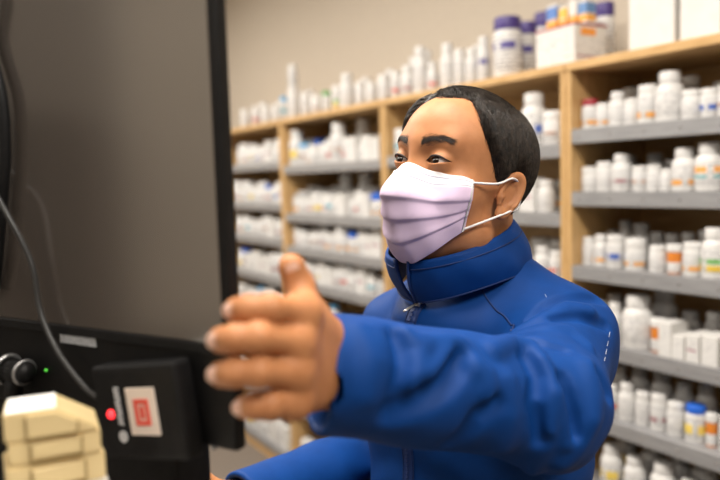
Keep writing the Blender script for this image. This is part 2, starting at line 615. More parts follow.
def place_px(bay, shelf, row, items, yl):
    """items: (px, width px, height px, kind, cap, label) left to right as the photo shows them"""
    py = {0: 120, 1: 190, 2: 268, 3: 350, 4: 425, 5: 495}[shelf]
    prev = -9
    for i, (px, w, h, kind, cap, label) in enumerate(items):
        x, t = px_to_x(px, py, yl)
        r = w / 2 * t / FPX * 0.96
        hh = h * t / FPX
        x = max(x, prev + r * (1.07 if kind == 'vial' else 1.0) + .001, BAYS[bay][0] + .021 + r)
        if x + r > BAYS[bay][1] - .02:
            break
        prev = x + r * (1.07 if kind == 'vial' else 1.0)
        if kind == 'carton':
            o = carton(x, yl - .005, ztop(bay, shelf), 2 * r * .98, 0.08, hh, label, 0.0)
        else:
            o = bottle(x, yl, ztop(bay, shelf), kind, r, hh, cap, label, rz=RZ_ROOM + random.uniform(-.5, .5) - 1.2, name='pill_vial' if kind == 'vial' else 'pill_bottle')
        describe(o, kind, cap, label, hh, i, row, shelf, bay)


FR = D0 + 0.055
R_, K_, S_, V_ = 'round', 'packer', 'squat', 'vial'
W = 'white'
place_px('right', 0, 'front', [(583, 17, 29, K_, 'maroon', 'orange'), (596, 16, 24, K_, W, 'orange'), (611, 18, 34, R_, W, 'plain'), (627, 16, 26, K_, W, 'plain'),
                               (643, 21, 38, K_, W, 'orange'), (663, 28, 49, R_, W, 'plain'), (682, 20, 29, K_, W, 'plain'), (700, 18, 29, K_, W, 'blue'), (717, 17, 31, K_, W, 'brown'), (738, 20, 34, R_, W, 'plain')], FR)
place_px('right', 1, 'front', [(583, 18, 24, S_, W, 'plain'), (602, 18, 29, K_, W, 'plain'), (622, 21, 37, R_, W, 'maroon'), (640, 16, 25, K_, W, 'brown'), (654, 15, 26, K_, W, 'plain'),
                               (666, 14, 22, K_, W, 'plain'), (683, 25, 43, R_, W, 'orange'), (709, 28, 48, R_, W, 'orange_top'), (736, 22, 34, R_, W, 'plain')], FR)
place_px('right', 2, 'front', [(586, 14, 27, K_, W, 'plain'), (600, 15, 31, R_, W, 'orange'), (616, 19, 32, K_, W, 'blue'), (636, 22, 31, S_, W, 'orange'), (658, 18, 26, K_, W, 'plain'),
                               (675, 16, 29, V_, W, 'plain'), (693, 20, 33, K_, W, 'orange'), (715, 27, 50, R_, W, 'green'), (740, 22, 36, R_, W, 'plain')], FR)
place_px('right', 3, 'front', [(598, 22, 38, R_, W, 'plain'), (615, 16, 40, R_, W, 'plain'), (638, 31, 52, R_, W, 'plain'), (656, 17, 33, V_, W, 'plain'), (672, 15, 34, 'carton', W, 'box_text'), (687, 14, 24, 'carton', W, 'box_text'),
                               (702, 15, 28, 'carton', W, 'box_red'), (719, 18, 30, 'carton', W, 'box_text'), (741, 20, 34, 'carton', W, 'box_text')], FR)
place_px('right', 4, 'front', [(594, 15, 33, K_, W, 'plain'), (611, 15, 30, K_, W, 'red'), (627, 18, 37, R_, W, 'plain'), (643, 15, 33, K_, W, 'plain'), (659, 17, 36, K_, W, 'maroon'), (676, 18, 33, K_, W, 'plain'),
                               (696, 21, 37, K_, 'blue', 'yellow'), (712, 12, 33, V_, W, 'plain'), (728, 17, 36, K_, W, 'plain')], FR)
place_px('right', 5, 'front', [(612, 22, 42, R_, W, 'yellow'), (635, 22, 40, R_, W, 'plain'), (664, 27, 46, R_, W, 'plain'), (690, 22, 40, R_, W, 'plain'), (714, 24, 45, R_, W, 'blue')], FR)
BK = D0 + 0.165
place_px('right', 0, 'back', [(598, 18, 30, R_, W, 'plain'), (622, 22, 39, R_, W, 'plain'), (650, 20, 34, R_, W, 'plain'), (690, 24, 46, R_, W, 'plain'), (722, 22, 38, R_, W, 'plain')], BK)
place_px('right', 1, 'back', [(592, 17, 28, R_, W, 'plain'), (612, 18, 33, R_, W, 'plain'), (655, 20, 36, R_, 'grey', 'plain'), (672, 18, 30, R_, W, 'plain'), (700, 20, 34, R_, W, 'plain'), (726, 20, 34, R_, W, 'plain')], BK)
place_px('right', 2, 'back', [(592, 14, 30, R_, W, 'plain'), (608, 16, 41, R_, 'grey', 'plain'), (628, 20, 40, R_, 'grey', 'plain'), (648, 16, 33, R_, W, 'plain'), (668, 18, 33, R_, W, 'plain'), (688, 17, 36, R_, W, 'plain'), (706, 20, 40, R_, W, 'plain')], BK)
place_px('right', 3, 'back', [(600, 20, 38, R_, W, 'plain'), (626, 18, 36, R_, 'grey', 'plain'), (664, 26, 52, R_, 'grey', 'plain'), (690, 22, 36, R_, 'grey', 'plain'), (714, 20, 40, R_, W, 'plain')], BK)
place_px('right', 4, 'back', [(620, 18, 38, R_, W, 'plain'), (640, 20, 42, R_, 'grey', 'plain'), (662, 22, 44, R_, 'grey', 'plain'), (684, 20, 40, R_, W, 'plain'), (706, 20, 44, R_, 'grey', 'plain')], BK)
place_px('right', 5, 'back', [(626, 20, 50, R_, W, 'yellow'), (652, 22, 44, R_, W, 'red'), (680, 22, 42, R_, W, 'brown'), (704, 24, 48, R_, W, 'plain')], BK)


# what the man, his hand and the monitor cover in the photo: nothing is put where it could not be seen
HIDE = [[(-50, -50), (236, -50), (246, 500), (-50, 500)],
        [(405, 150), (412, 110), (450, 92), (500, 104), (528, 150), (520, 215), (560, 285), (606, 320), (600, 500), (240, 500), (330, 440), (335, 310), (400, 270), (388, 230)],
        [(262, 300), (330, 300), (335, 412), (262, 412)]]


def inside(poly, x, y):
    c = False
    n = len(poly)
    for i in range(n):
        (x0, y0), (x1, y1) = poly[i], poly[i - 1]
        if (y0 > y) != (y1 > y) and x < (x1 - x0) * (y - y0) / (y1 - y0 + 1e-9) + x0:
            c = not c
    return c


def hidden(x, y, z, r, h):
    for dx, dz in ((0, h * .9), (-r * .8, h * .7), (r * .8, h * .7), (0, h * .45)):
        px, py, _ = PJ(room(x + dx, y, z + dz))
        if 0 < px < 720 and 0 < py < 476 and not any(inside(q, px, py) for q in HIDE):
            return False
    return True


def rand_row(bay, shelf, yl, row, hmin, hmax, seed, gap=0.004, skip=0.0, big=0.12, side='left', packs=0.12, cols=None):
    rnd = random.Random(seed)
    x0, x1, _ = BAYS[bay]
    x = x0 + 0.03
    lim = (SH[bay][shelf - 1] - 0.042 - SH[bay][shelf] if shelf else TOP_Z - .03 - SH[bay][0]) - 0.012
    out = []
    while True:
        u = rnd.random()
        kind = rnd.choice(['round', 'packer', 'packer', 'squat', 'round'])
        h = rnd.uniform(hmin, hmax)
        if u < big:
            h = min(lim, hmax * 1.5)
            kind = 'round'
        if u > 1 - packs:
            kind = 'carton'
        h = min(h, lim)
        r = h * {'round': .27, 'packer': .29, 'squat': .36, 'carton': .30}[kind]
        r = min(max(r, .017), .042)
        if x + 2 * r > x1 - 0.022:
            break
        if rnd.random() >= skip and not hidden(x + r, yl, SH[bay][shelf], r, h):
            lab = rnd.choice(cols or ['plain', 'plain', 'plain', 'plain', 'blue', 'orange', 'teal', 'brown', 'red', 'yellow', 'maroon'])
            cap = rnd.choice([W] * 13 + ['blue', 'sky', 'grey'])
            if kind == 'carton':
                lab = rnd.choice(['box_text', 'box_text', 'box_red'])
            out.append((x + r, kind, r, h, cap, lab))
        x += 2 * r + gap + rnd.random() * 0.006
    n = len(out)
    for i, (xx, kind, r, h, cap, lab) in enumerate(out):
        if kind == 'carton':
            o = carton(xx, yl, ztop(bay, shelf), 2 * r, 0.06, h, lab, 0)
        else:
            o = bottle(xx, yl + rnd.uniform(-.008, .008), ztop(bay, shelf), kind, r, h, cap, lab)
        k = i if side == 'left' else n - 1 - i
        describe(o, kind, cap, lab, h, k, row, shelf, bay, side)


for s in range(4):
    rand_row('second', s, D0 + .055, 'front', .08, .115, 100 + s, side='right', packs=.05)
    rand_row('second', s, D0 + .165, 'back', .10, .14, 120 + s, side='right', packs=0, skip=.2)
for s in range(7):
    rand_row('third', s, D0 + .06, 'front', .085, .125, 200 + s, big=.16 if s == 0 else .05, packs=.2)
for s in (0, 1):
    rand_row('third', s, D0 + .16, 'back', .12, .15, 230 + s, packs=0, skip=.35)
for s in range(7):
    rand_row('left', s, D0 + .06, 'front', .09, .13, 300 + s, packs=.15, big=.05)
rand_row('third', 7, D0 + .06, 'front', .10, .14, 391)
rand_row('left', 7, D0 + .06, 'front', .10, .14, 392)

# ------------------------------------------------------------------ things standing on top of the bookcases
TY = D0 + 0.085


def top_bottle(px, w, h, kind, cap, label, where, dy=0.0, dz=0.0, name='pill_bottle', body=None):
    x, t = px_to_x(px, 80, TY + dy)
    r = w / 2 * t / FPX * .95
    hh = h * t / FPX
    o = bottle(x, TY + dy, TOP_Z + .0006 + dz, kind, r, hh, cap, label, rz=RZ_ROOM - 1.3, body=body, name=name)
    size = 'tall ' if hh > .15 else ('small ' if hh < .10 else '')
    c = f' with {cap} cap' if cap != 'white' else ''
    tag(o, f'{size}{LOOK[label]}white bottle{c} on bookcase top, {where}', 'bottle', 'bottles on top of the bookcases')
    return o, hh


TOPROW = [(244, 10, 24, K_, W, 'plain'), (255, 10, 22, K_, W, 'red'), (265, 11, 27, R_, W, 'plain'), (275, 10, 22, K_, W, 'plain'), (283, 7, 26, K_, 'sky', 'teal'),
          (293, 13, 31, K_, W, 'plain'), (305, 11, 27, K_, W, 'plain'), (316, 13, 28, S_, W, 'brown'), (326, 9, 26, K_, 'green', 'plain'), (336, 10, 27, K_, W, 'green'),
          (347, 15, 44, R_, W, 'plain'), (360, 11, 27, K_, W, 'plain'), (371, 12, 31, K_, W, 'plain'), (384, 13, 32, K_, W, 'plain'), (396, 11, 30, K_, W, 'red'),
          (408, 15, 40, R_, W, 'maroon'), (421, 15, 52, R_, W, 'plain'), (433, 12, 42, R_, W, 'red'), (448, 15, 54, R_, W, 'plain'), (460, 12, 40, K_, W, 'plain'), (472, 13, 46, R_, W, 'plain'), (484, 13, 46, R_, W, 'purple')]
n = len(TOPROW)
for i, (px, w, h, kd, cp, lb) in enumerate(TOPROW):
    o, hh = top_bottle(px, w * 1.08, h * (.80, .92, .72, .85, .95)[i % 5] if px < 480 and px != 293 else h, kd, cp, lb, f'{ORD[i]} from left along front')
    if px == 293:
        x, t = px_to_x(px, 80, TY)
        q = bottle(x, TY, TOP_Z + .0012 + hh, K_, .026, .125, W, 'plain', rz=0)
        tag(q, 'white bottle stacked on another bottle on bookcase top, highest one near the monitor', 'bottle', 'bottles on top of the bookcases')
for i, (px, w, h, kd, cp, lb) in enumerate([(262, 10, 26, K_, W, 'plain'), (281, 10, 25, K_, W, 'plain'), (310, 10, 30, K_, W, 'plain'), (366, 11, 32, K_, W, 'plain'), (390, 12, 36, R_, W, 'plain'), (414, 12, 44, R_, W, 'plain'), (428, 12, 48, R_, W, 'plain'), (454, 12, 40, R_, W, 'plain'), (478, 13, 44, R_, W, 'plain')]):
    top_bottle(px, w, h, kd, cp, lb, f'{ORD[i]} from left in the rear row', dy=0.11)
# large purple-capped bottles and the carton of packets
top_bottle(508, 30, 60, K_, 'purple', 'purple', 'left of the carton, in front')
top_bottle(527, 22, 58, K_, 'purple', 'purple', 'second purple cap from left', dy=.12)
top_bottle(546, 25, 69, K_, 'purple', 'plain', 'behind left end of carton', dy=.225)
top_bottle(605, 20, 66, K_, 'purple', 'plain', 'behind right end of the carton', dy=.17)

cx, ct = px_to_x(571, 60, TY + .045)
t = root('packet_carton', room(cx, TY + .045, TOP_Z + .0006), math.radians(-60))
tag(t, 'large white carton with maroon edge lines and orange sticker on top of the bookcases', 'carton')
CW, CD, CH = .165, .145, .130
box('body', -CW / 2, CW / 2, -CD / 2, CD / 2, 0, CH, M_CARD, t, .0015, 1)
bm = bmesh.new()
add_box(bm, -CW / 2 - .0008, CW / 2 + .0008, -CD / 2 - .0008, CD / 2 + .0008, CH - .006, CH + .0006)
bm_obj('top_edge_stripe', bm, M_MAROON, t)
mesh_obj('printed_panel', [(-CW * .44, -CD / 2 - .0007, .012), (CW * .44, -CD / 2 - .0007, .012), (CW * .44, -CD / 2 - .0007, CH * .86), (-CW * .44, -CD / 2 - .0007, CH * .86)],
         [(0, 1, 2, 3)], LABELS['box_text'], t, uvs=[(.0, .0), (.24, 0), (.24, 1), (0, 1)])
mesh_obj('printed_panel', [(CW / 2 + .0007, -CD * .44, .012), (CW / 2 + .0007, CD * .44, .012), (CW / 2 + .0007, CD * .44, CH * .62), (CW / 2 + .0007, -CD * .44, CH * .62)],
         [(0, 1, 2, 3)], LABELS['box_red'], t, uvs=[(.0, .2), (.16, .2), (.16, 1.2), (0, 1.2)])
box('sticker', CW / 2, CW / 2 + .0012, -.045, .02, CH * .72, CH * .89, principled('orange_sticker', (.85, .33, .05), .6), t)
for i, (px, w, h, c1, lab, nm) in enumerate([(556, 16, 26, (.10, .22, .55), 'blue and white packet', 'blue'), (567, 13, 22, (.78, .50, .08), 'yellow packet', 'yellow'), (577, 12, 26, (.72, .70, .66), 'pale packet', 'pale'), (587, 13, 23, (.12, .25, .50), 'dark blue packet', 'dark blue')]):
    x, tt = px_to_x(px, 15, TY + .045)
    o = root('medicine_packet', room(x, TY + .045, TOP_Z + .0018 + CH), math.radians(-60))
    ww, hh = w * tt / FPX * .78, h * tt / FPX
    box('body', -ww / 2, ww / 2, -.02, .02, 0, hh, M_CARD, o, .0008, 1)
    mm = principled(nm.replace(' ', '_') + '_print', c1, .5)
    box('colour_band', -ww / 2 - .0006, ww / 2 + .0006, -.0206, .0206, hh * .12, hh * .40, principled(nm.replace(' ', '_') + '_lower_print', (.82, .40, .07), .5), o)
    box('colour_panel', -ww / 2 - .0006, ww / 2 + .0006, -.0206, .0206, hh * .45, hh * .9, mm, o)
    tag(o, f'small {lab} with orange foot standing on the maroon-edged carton', 'packet', 'packets on the carton')

for (px, w, h, lab) in ((666, 50, 74, 'left one of two plain white boxes on the rightmost bookcase'), (715, 42, 80, 'right one of two plain white boxes on the rightmost bookcase, cut by frame')):
    x, tt = px_to_x(px, 20, TY + .05)
    ww = w * tt / FPX
    o = root('white_box', room(x, TY + .07, TOP_Z + .0006), RZ_ROOM)
    tag(o, lab, 'box', 'plain white boxes on the bookcase')
    box('body', -ww / 2, ww / 2, -.09, .09, 0, h * tt / FPX, M_CARD, o, .002, 1)
    box('lid', -ww / 2 - .001, ww / 2 + .001, -.091, .091, h * tt / FPX - .03, h * tt / FPX + .001, M_CARD, o, .002, 1)

# ------------------------------------------------------------------ counter, monitor, reader, trays
CT = 1.10
NC = np.array([-.80, -.60, 0])        # the counter's far edge faces the man
UC = np.array([.60, -.80, 0])
ang_c = math.atan2(UC[1], UC[0])
t = root('counter', (0, 0, 0), 0)
tag(t, 'dark laminate pharmacy counter carrying the black monitor', 'counter')
c0 = np.array([-.13, .80, 0])
t.location = tuple(c0)
t.rotation_euler = (0, 0, ang_c)
box('worktop', -1.1, .55, -.62, 0, CT - .035, CT, M_COUNTER, t, .003, 2)
box('front_panel', -1.08, .53, -.58, -.03, .08, CT - .035, M_GREYBOX, t)
box('kick_board', -1.06, .51, -.55, -.06, 0, .08, M_BLACKM, t)

# monitor: local x along its face to the right, local y away from the viewer
MU = np.array([.858, -.514, 0])
ang_m = math.atan2(MU[1], MU[0])
corner = P(237, 453, .56)             # lower right corner of the front
MZ0 = corner[2]
MW, MH = .60, .43
t = root('monitor', (corner[0], corner[1], CT + .001), ang_m)
tag(t, 'big black switched-off monitor with thick chin at the left edge', 'monitor')
zb = MZ0 - CT - .001
bm = bmesh.new()
add_box(bm, -MW, 0, 0, .013, zb, zb + MH, .004, 3)
bm_obj('housing', bm, M_BLACK, t)
bm = bmesh.new()
add_box(bm, -MW + .06, -.07, .013, .045, zb + .07, zb + MH - .06, .012, 3)
bm_obj('rear_cover', bm, M_BLACKM, t)
CHIN = .088
box('screen', -MW + .010, -.0085, -.0012, .002, zb + CHIN, zb + MH - .010, M_SCREEN, t)
bm = bmesh.new()
add_box(bm, -MW + .006, -.005, -.002, .001, zb + CHIN - .010, zb + CHIN - .001, .0008, 1)
bm_obj('chin_ridge', bm, M_BLACKM, t)
bm = bmesh.new()
add_box(bm, -.46, -.085, .0135, .060, 0.0, zb + .06, .006, 2)
bm_obj('stand_neck', bm, M_BLACKM, t)
bm = bmesh.new()
add_box(bm, -.50, -.05, .0, .16, 0.0, 0.012, .004, 2)
bm_obj('stand_foot', bm, M_BLACKM, t)


def mon_xy(px, py, off=0.0):
    """local x, z on the monitor's front for a pixel"""
    r = CM @ np.array([(px - 360) / FPX, -(py - 240) / FPX, -1.0])
    nrm = np.array([MU[1], -MU[0], 0])
    nrm = nrm / np.linalg.norm(nrm)
    if nrm @ r > 0:
        nrm = -nrm
    c = np.array([0, 0, CAM_Z])
    k = ((corner + nrm * off - c) @ nrm) / (r @ nrm)
    w = c + k * r
    return float((w - corner) @ MU), float(w[2] - CT - .001)


bm = bmesh.new()
rnd = random.Random(3)
xa, za = mon_xy(61, 337)
xb, zb2 = mon_xy(97, 343)
for i in range(6):
    gx = xa + (xb - xa) * (i + .12) / 6
    gz = (za + zb2) / 2
    w = (xb - xa) / 6 * .7
    add_box(bm, gx, gx + w * .26, -.0016, 0, gz - .0042, gz + .0042)
    add_box(bm, gx + w * .74, gx + w, -.0016, 0, gz - .0042, gz + .0042)
    add_box(bm, gx, gx + w, -.0016, 0, gz + (.0026 if i % 2 else -.0012), gz + (.0042 if i % 2 else .0012))
bm_obj('maker_mark', bm, M_PALE, t)
xl, zl = mon_xy(47, 370)
bm = bmesh.new()
bmesh.ops.create_uvsphere(bm, u_segments=10, v_segments=6, radius=.0016, matrix=Matrix.Translation((xl, -.001, zl)))
bm_obj('power_light', bm, M_LEDG, t, True)
xs, zs_ = mon_xy(211, 456)
bm = bmesh.new()
bmesh.ops.create_cone(bm, cap_ends=True, segments=12, radius1=.003, radius2=.0025, depth=.004, matrix=Matrix.Translation((-.03, .006, MZ0 - CT - .003)))
bm_obj('screw', bm, M_STEEL, t, True)

# card reader stuck to the monitor's chin
xr, zr = mon_xy(157, 405)
wr = Vector((corner[0] + MU[0] * xr, corner[1] + MU[1] * xr, zr + CT + .001))
t = bpy.data.objects.new('card_reader', None)
COL.objects.link(t)
t.matrix_world = Matrix.Translation(wr) @ Matrix.Rotation(ang_m, 4, 'Z') @ Matrix.Rotation(math.radians(-9), 4, 'Y')
tag(t, 'black card reader with red light and cream label fixed below the monitor screen', 'card reader')
bm = bmesh.new()
add_box(bm, -.052, .052, -.022, -.0008, -.041, .041, .006, 3)
bm_obj('body', bm, M_BLACKM, t)
bm = bmesh.new()
add_box(bm, -.010, .025, -.0228, -.0215, -.019, .021, .003, 2)
lab = bm_obj('cream_label', bm, M_CREAM, t)
bm = bmesh.new()
for (a, b, c, d) in ((-.001, .0165, .0075, .0115), (-.001, .0165, -.0105, -.0065), (-.001, .003, -.0065, .0075), (.0125, .0165, -.0065, .0075), (.0055, .010, -.0045, .0055)):
    add_box(bm, a, b, -.0236, -.0226, c, d)
bm_obj('red_emblem', bm, M_RED, lab)
bm = bmesh.new()
bmesh.ops.create_uvsphere(bm, u_segments=16, v_segments=8, radius=.0042, matrix=Matrix.Translation((-.0325, -.0215, -.001)))
bm_obj('red_light', bm, M_LED, t, True)
bm = bmesh.new()
for i in range(9):
    z = .021 - i * .0037
    add_box(bm, -.0245, -.0185, -.0226, -.0215, z - .0012, z + .0012)
    add_box(bm, -.0245 + (i % 3) * .0018, -.0225 + (i % 3) * .0018, -.0226, -.0215, z - .0024, z + .0012)
bmesh.ops.create_cone(bm, cap_ends=True, segments=20, radius1=.0052, radius2=.0052, depth=.0012, matrix=Matrix.Translation((-.0215, -.022, -.0205)) @ Matrix.Rotation(math.pi / 2, 4, 'X'))
bm_obj('grey_lettering', bm, M_PALE, t)

# stack of cream trays on a file box
front = P(2, 416, .50)


def tray(zbase, h, w, d, ang, dx, dy, mat, name, label, chamfer=False, lidmat=None):
    o = root(name, (front[0] + dx, front[1] + dy, zbase), ang)
    tag(o, label, 'tray', 'stack of trays in front of the monitor')
    bm = bmesh.new()
    if chamfer:
        prof = [(0, 0), (w, 0), (w, h * .16), (w * .55, h), (0, h)]
    else:
        prof = [(0, 0), (w, 0), (w, h), (0, h)]
    a = [bm.verts.new((x, 0, z)) for x, z in prof]
    b = [bm.verts.new((x, d, z)) for x, z in prof]
    bm.faces.new(a)
    bm.faces.new(b[::-1])
    for i in range(len(prof)):
        j = (i + 1) % len(prof)
        bm.faces.new((a[j], a[i], b[i], b[j]))
    bmesh.ops.recalc_face_normals(bm, faces=bm.faces)
    bmesh.ops.bevel(bm, geom=list(bm.edges), offset=.0012, segments=2, affect='EDGES')
    bm_obj('body', bm, mat, o)
    bm = bmesh.new()
    x0, x1, z0, z1 = w * .25, w * .77, h * .22, h * .86
    if chamfer:
        pr = [(x0, z0 - .002), (x1, z0 - .002), (x1, h * .50), (w * .55, z1 + .001), (x0, z1 + .001)]
        va = [bm.verts.new((x, -.003, z)) for x, z in pr]
        vb = [bm.verts.new((x, .001, z)) for x, z in pr]
        bm.faces.new(va)
        for i in range(len(pr)):
            j = (i + 1) % len(pr)
            bm.faces.new((va[j], va[i], vb[i], vb[j]))
        bmesh.ops.recalc_face_normals(bm, faces=bm.faces)
    else:
        add_box(bm, x0, x1, -.003, .001, z0, z1, .0006, 1)
    bm_obj('label_panel', bm, mat, o)
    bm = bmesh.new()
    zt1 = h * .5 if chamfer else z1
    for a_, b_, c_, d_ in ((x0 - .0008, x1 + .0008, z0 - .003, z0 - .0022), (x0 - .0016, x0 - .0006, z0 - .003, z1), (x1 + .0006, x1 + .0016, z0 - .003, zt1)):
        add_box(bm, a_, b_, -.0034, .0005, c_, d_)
    bm_obj('panel_groove_shade', bm, M_GROOVE_SHADE, o)  # thin dark strips standing in for the shadow round the label panel
    if lidmat:
        box('lid', .0015, w * .57 - .001, .0015, d - .002, h, h + .0008, lidmat, o)
    return o


TW = .063
zt = front[2] - .021
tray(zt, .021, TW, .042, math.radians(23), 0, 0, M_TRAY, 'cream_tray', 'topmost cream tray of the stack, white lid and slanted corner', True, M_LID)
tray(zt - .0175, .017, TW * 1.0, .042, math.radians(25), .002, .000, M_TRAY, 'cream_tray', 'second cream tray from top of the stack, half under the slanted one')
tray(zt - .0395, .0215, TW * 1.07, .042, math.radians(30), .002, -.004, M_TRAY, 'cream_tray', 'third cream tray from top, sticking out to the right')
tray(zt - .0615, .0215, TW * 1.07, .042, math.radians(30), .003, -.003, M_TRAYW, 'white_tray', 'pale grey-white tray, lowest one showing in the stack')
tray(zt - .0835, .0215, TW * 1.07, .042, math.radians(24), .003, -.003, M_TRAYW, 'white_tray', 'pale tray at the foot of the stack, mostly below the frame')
zz = zt - .084
o = tag(box('file_box', -.04, .105, -.13, .046, 0, zz - CT - .001, M_TRAYW, None, .002, 1), 'white file box under the stack of cream trays on the counter', 'box')
o.location = (front[0] - .001, front[1] - .005, CT + .0005)
o.rotation_euler = (0, 0, math.radians(33))

# hanging grey cable and black hand scanner at the far left
def on_monitor(px, py, off):
    x, z = mon_xy(px, py, off)
    w = corner + MU * x + np.array([MU[1], -MU[0], 0]) * off
    w[2] = z + CT + .001
    return w


MTOP = CT + .001 + zb + MH
a0, a1 = on_monitor(-14, 40, .010), on_monitor(-72, 90, .010)


def up_to_edge(w):
    """a cable's way up the screen to the clip on the monitor's top edge"""
    front = np.array([MU[1], -MU[0], 0])
    up = np.array([w[0], w[1], MTOP - .004])
    return [up + front * .0062, up + front * .0066 - np.array([0, 0, .03])]


path = smooth_path(up_to_edge(a1) + [a1, on_monitor(-20, 170, .016), on_monitor(2, 205, .021), on_monitor(31, 262, .012), on_monitor(40, 310, .012), on_monitor(57, 350, .012), on_monitor(82, 384, .012), on_monitor(98, 398, .012)], 10)
tag(tube('cable', path, .0026, M_CABLE, None, 10), 'thin grey cable curving down the screen to the black card reader', 'cable')
path = smooth_path(up_to_edge(a0) + [a0, on_monitor(1, 95, .010), on_monitor(5, 150, .010), on_monitor(2, 200, .010), on_monitor(-2, 250, .010), on_monitor(-6, 290, .008)], 10)
tag(tube('cable', path, .0055, M_BLACKM, None, 12), 'thick black cable hanging down the left edge of the screen', 'cable')
xh, zh = mon_xy(31, 366)
t = root('hand_scanner', (corner[0] + MU[0] * xh, corner[1] + MU[1] * xh, zh + CT + .001), ang_m)
tag(t, 'black and steel hand scanner clipped to the monitor chin at the far left', 'scanner')
bm = bmesh.new()
bmesh.ops.create_cone(bm, cap_ends=True, segments=24, radius1=.013, radius2=.010, depth=.045, matrix=Matrix.Translation((0, -.0175, 0)) @ Matrix.Rotation(math.pi / 2, 4, 'Y'))
bmesh.ops.bevel(bm, geom=list(bm.edges), offset=.002, segments=2, affect='EDGES')
bm_obj('head', bm, M_BLACK, t, True)
V, F = tube_mesh([(-.010 + .002 * math.sin(a), -.0175 + .0135 * math.cos(a), .0135 * math.sin(a)) for a in np.linspace(0, 2 * math.pi, 25)], .0022, 8, False)
mesh_obj('steel_ring', V, F, M_STEEL, t, True)
V, F = tube_mesh([(.016 + .001 * math.sin(a), -.0175 + .0112 * math.cos(a), .0112 * math.sin(a)) for a in np.linspace(0, 2 * math.pi, 25)], .0016, 8, False)
mesh_obj('steel_ring', V, F, M_STEEL, t, True)
V, F = tube_mesh([(-.004, -.016, -.008), (-.010, -.014, -.03), (-.014, -.013, -.055)], [.009, .0085, .007], 14)
mesh_obj('grip', V, F, M_BLACK, t, True)

# ------------------------------------------------------------------ implicit surfaces: primitives and a sparse surface-nets mesher
def nrm(v):
    v = np.asarray(v, float)
    return v / np.linalg.norm(v)


def ell(p, c, r):
    q = p - np.asarray(c, float)
    r = np.asarray(r, float)
    k0 = np.sqrt(((q / r) ** 2).sum(1))
    k1 = np.sqrt(((q / (r * r)) ** 2).sum(1)) + 1e-9
    return k0 * (k0 - 1) / k1


def sph(p, c, r):
    q = p - np.asarray(c, float)
    return np.sqrt((q * q).sum(1)) - r


def cap(p, a, b, ra, rb=None, flat=None):
    """round cone; flat = (axis, factor) squeezes it along an axis"""
    a = np.asarray(a, float)
    b = np.asarray(b, float)
    if rb is None:
        rb = ra
    q = p - a
    ba = b - a
    h = np.clip(q @ ba / (ba @ ba), 0, 1)
    w = q - h[:, None] * ba
    if flat is not None:
        ax, f = flat
        ax = nrm(ax)
        t = w @ ax
        w = w + (t * (1 / f - 1))[:, None] * ax
    return np.sqrt((w * w).sum(1)) - (ra + (rb - ra) * h)


def smin(a, b, k):
    h = np.maximum(k - np.abs(a - b), 0) / k
    return np.minimum(a, b) - h * h * k * 0.25


def smax(a, b, k):
    return -smin(-a, -b, k)


def axis(*segs):
    """grid lines from (start, end, step) pieces"""
    out = []
    for a, b, s in segs:
        n = max(1, int(round((b - a) / s)))
        out += list(np.linspace(a, b, n, endpoint=False))
    out.append(segs[-1][1])
    return np.array(out)


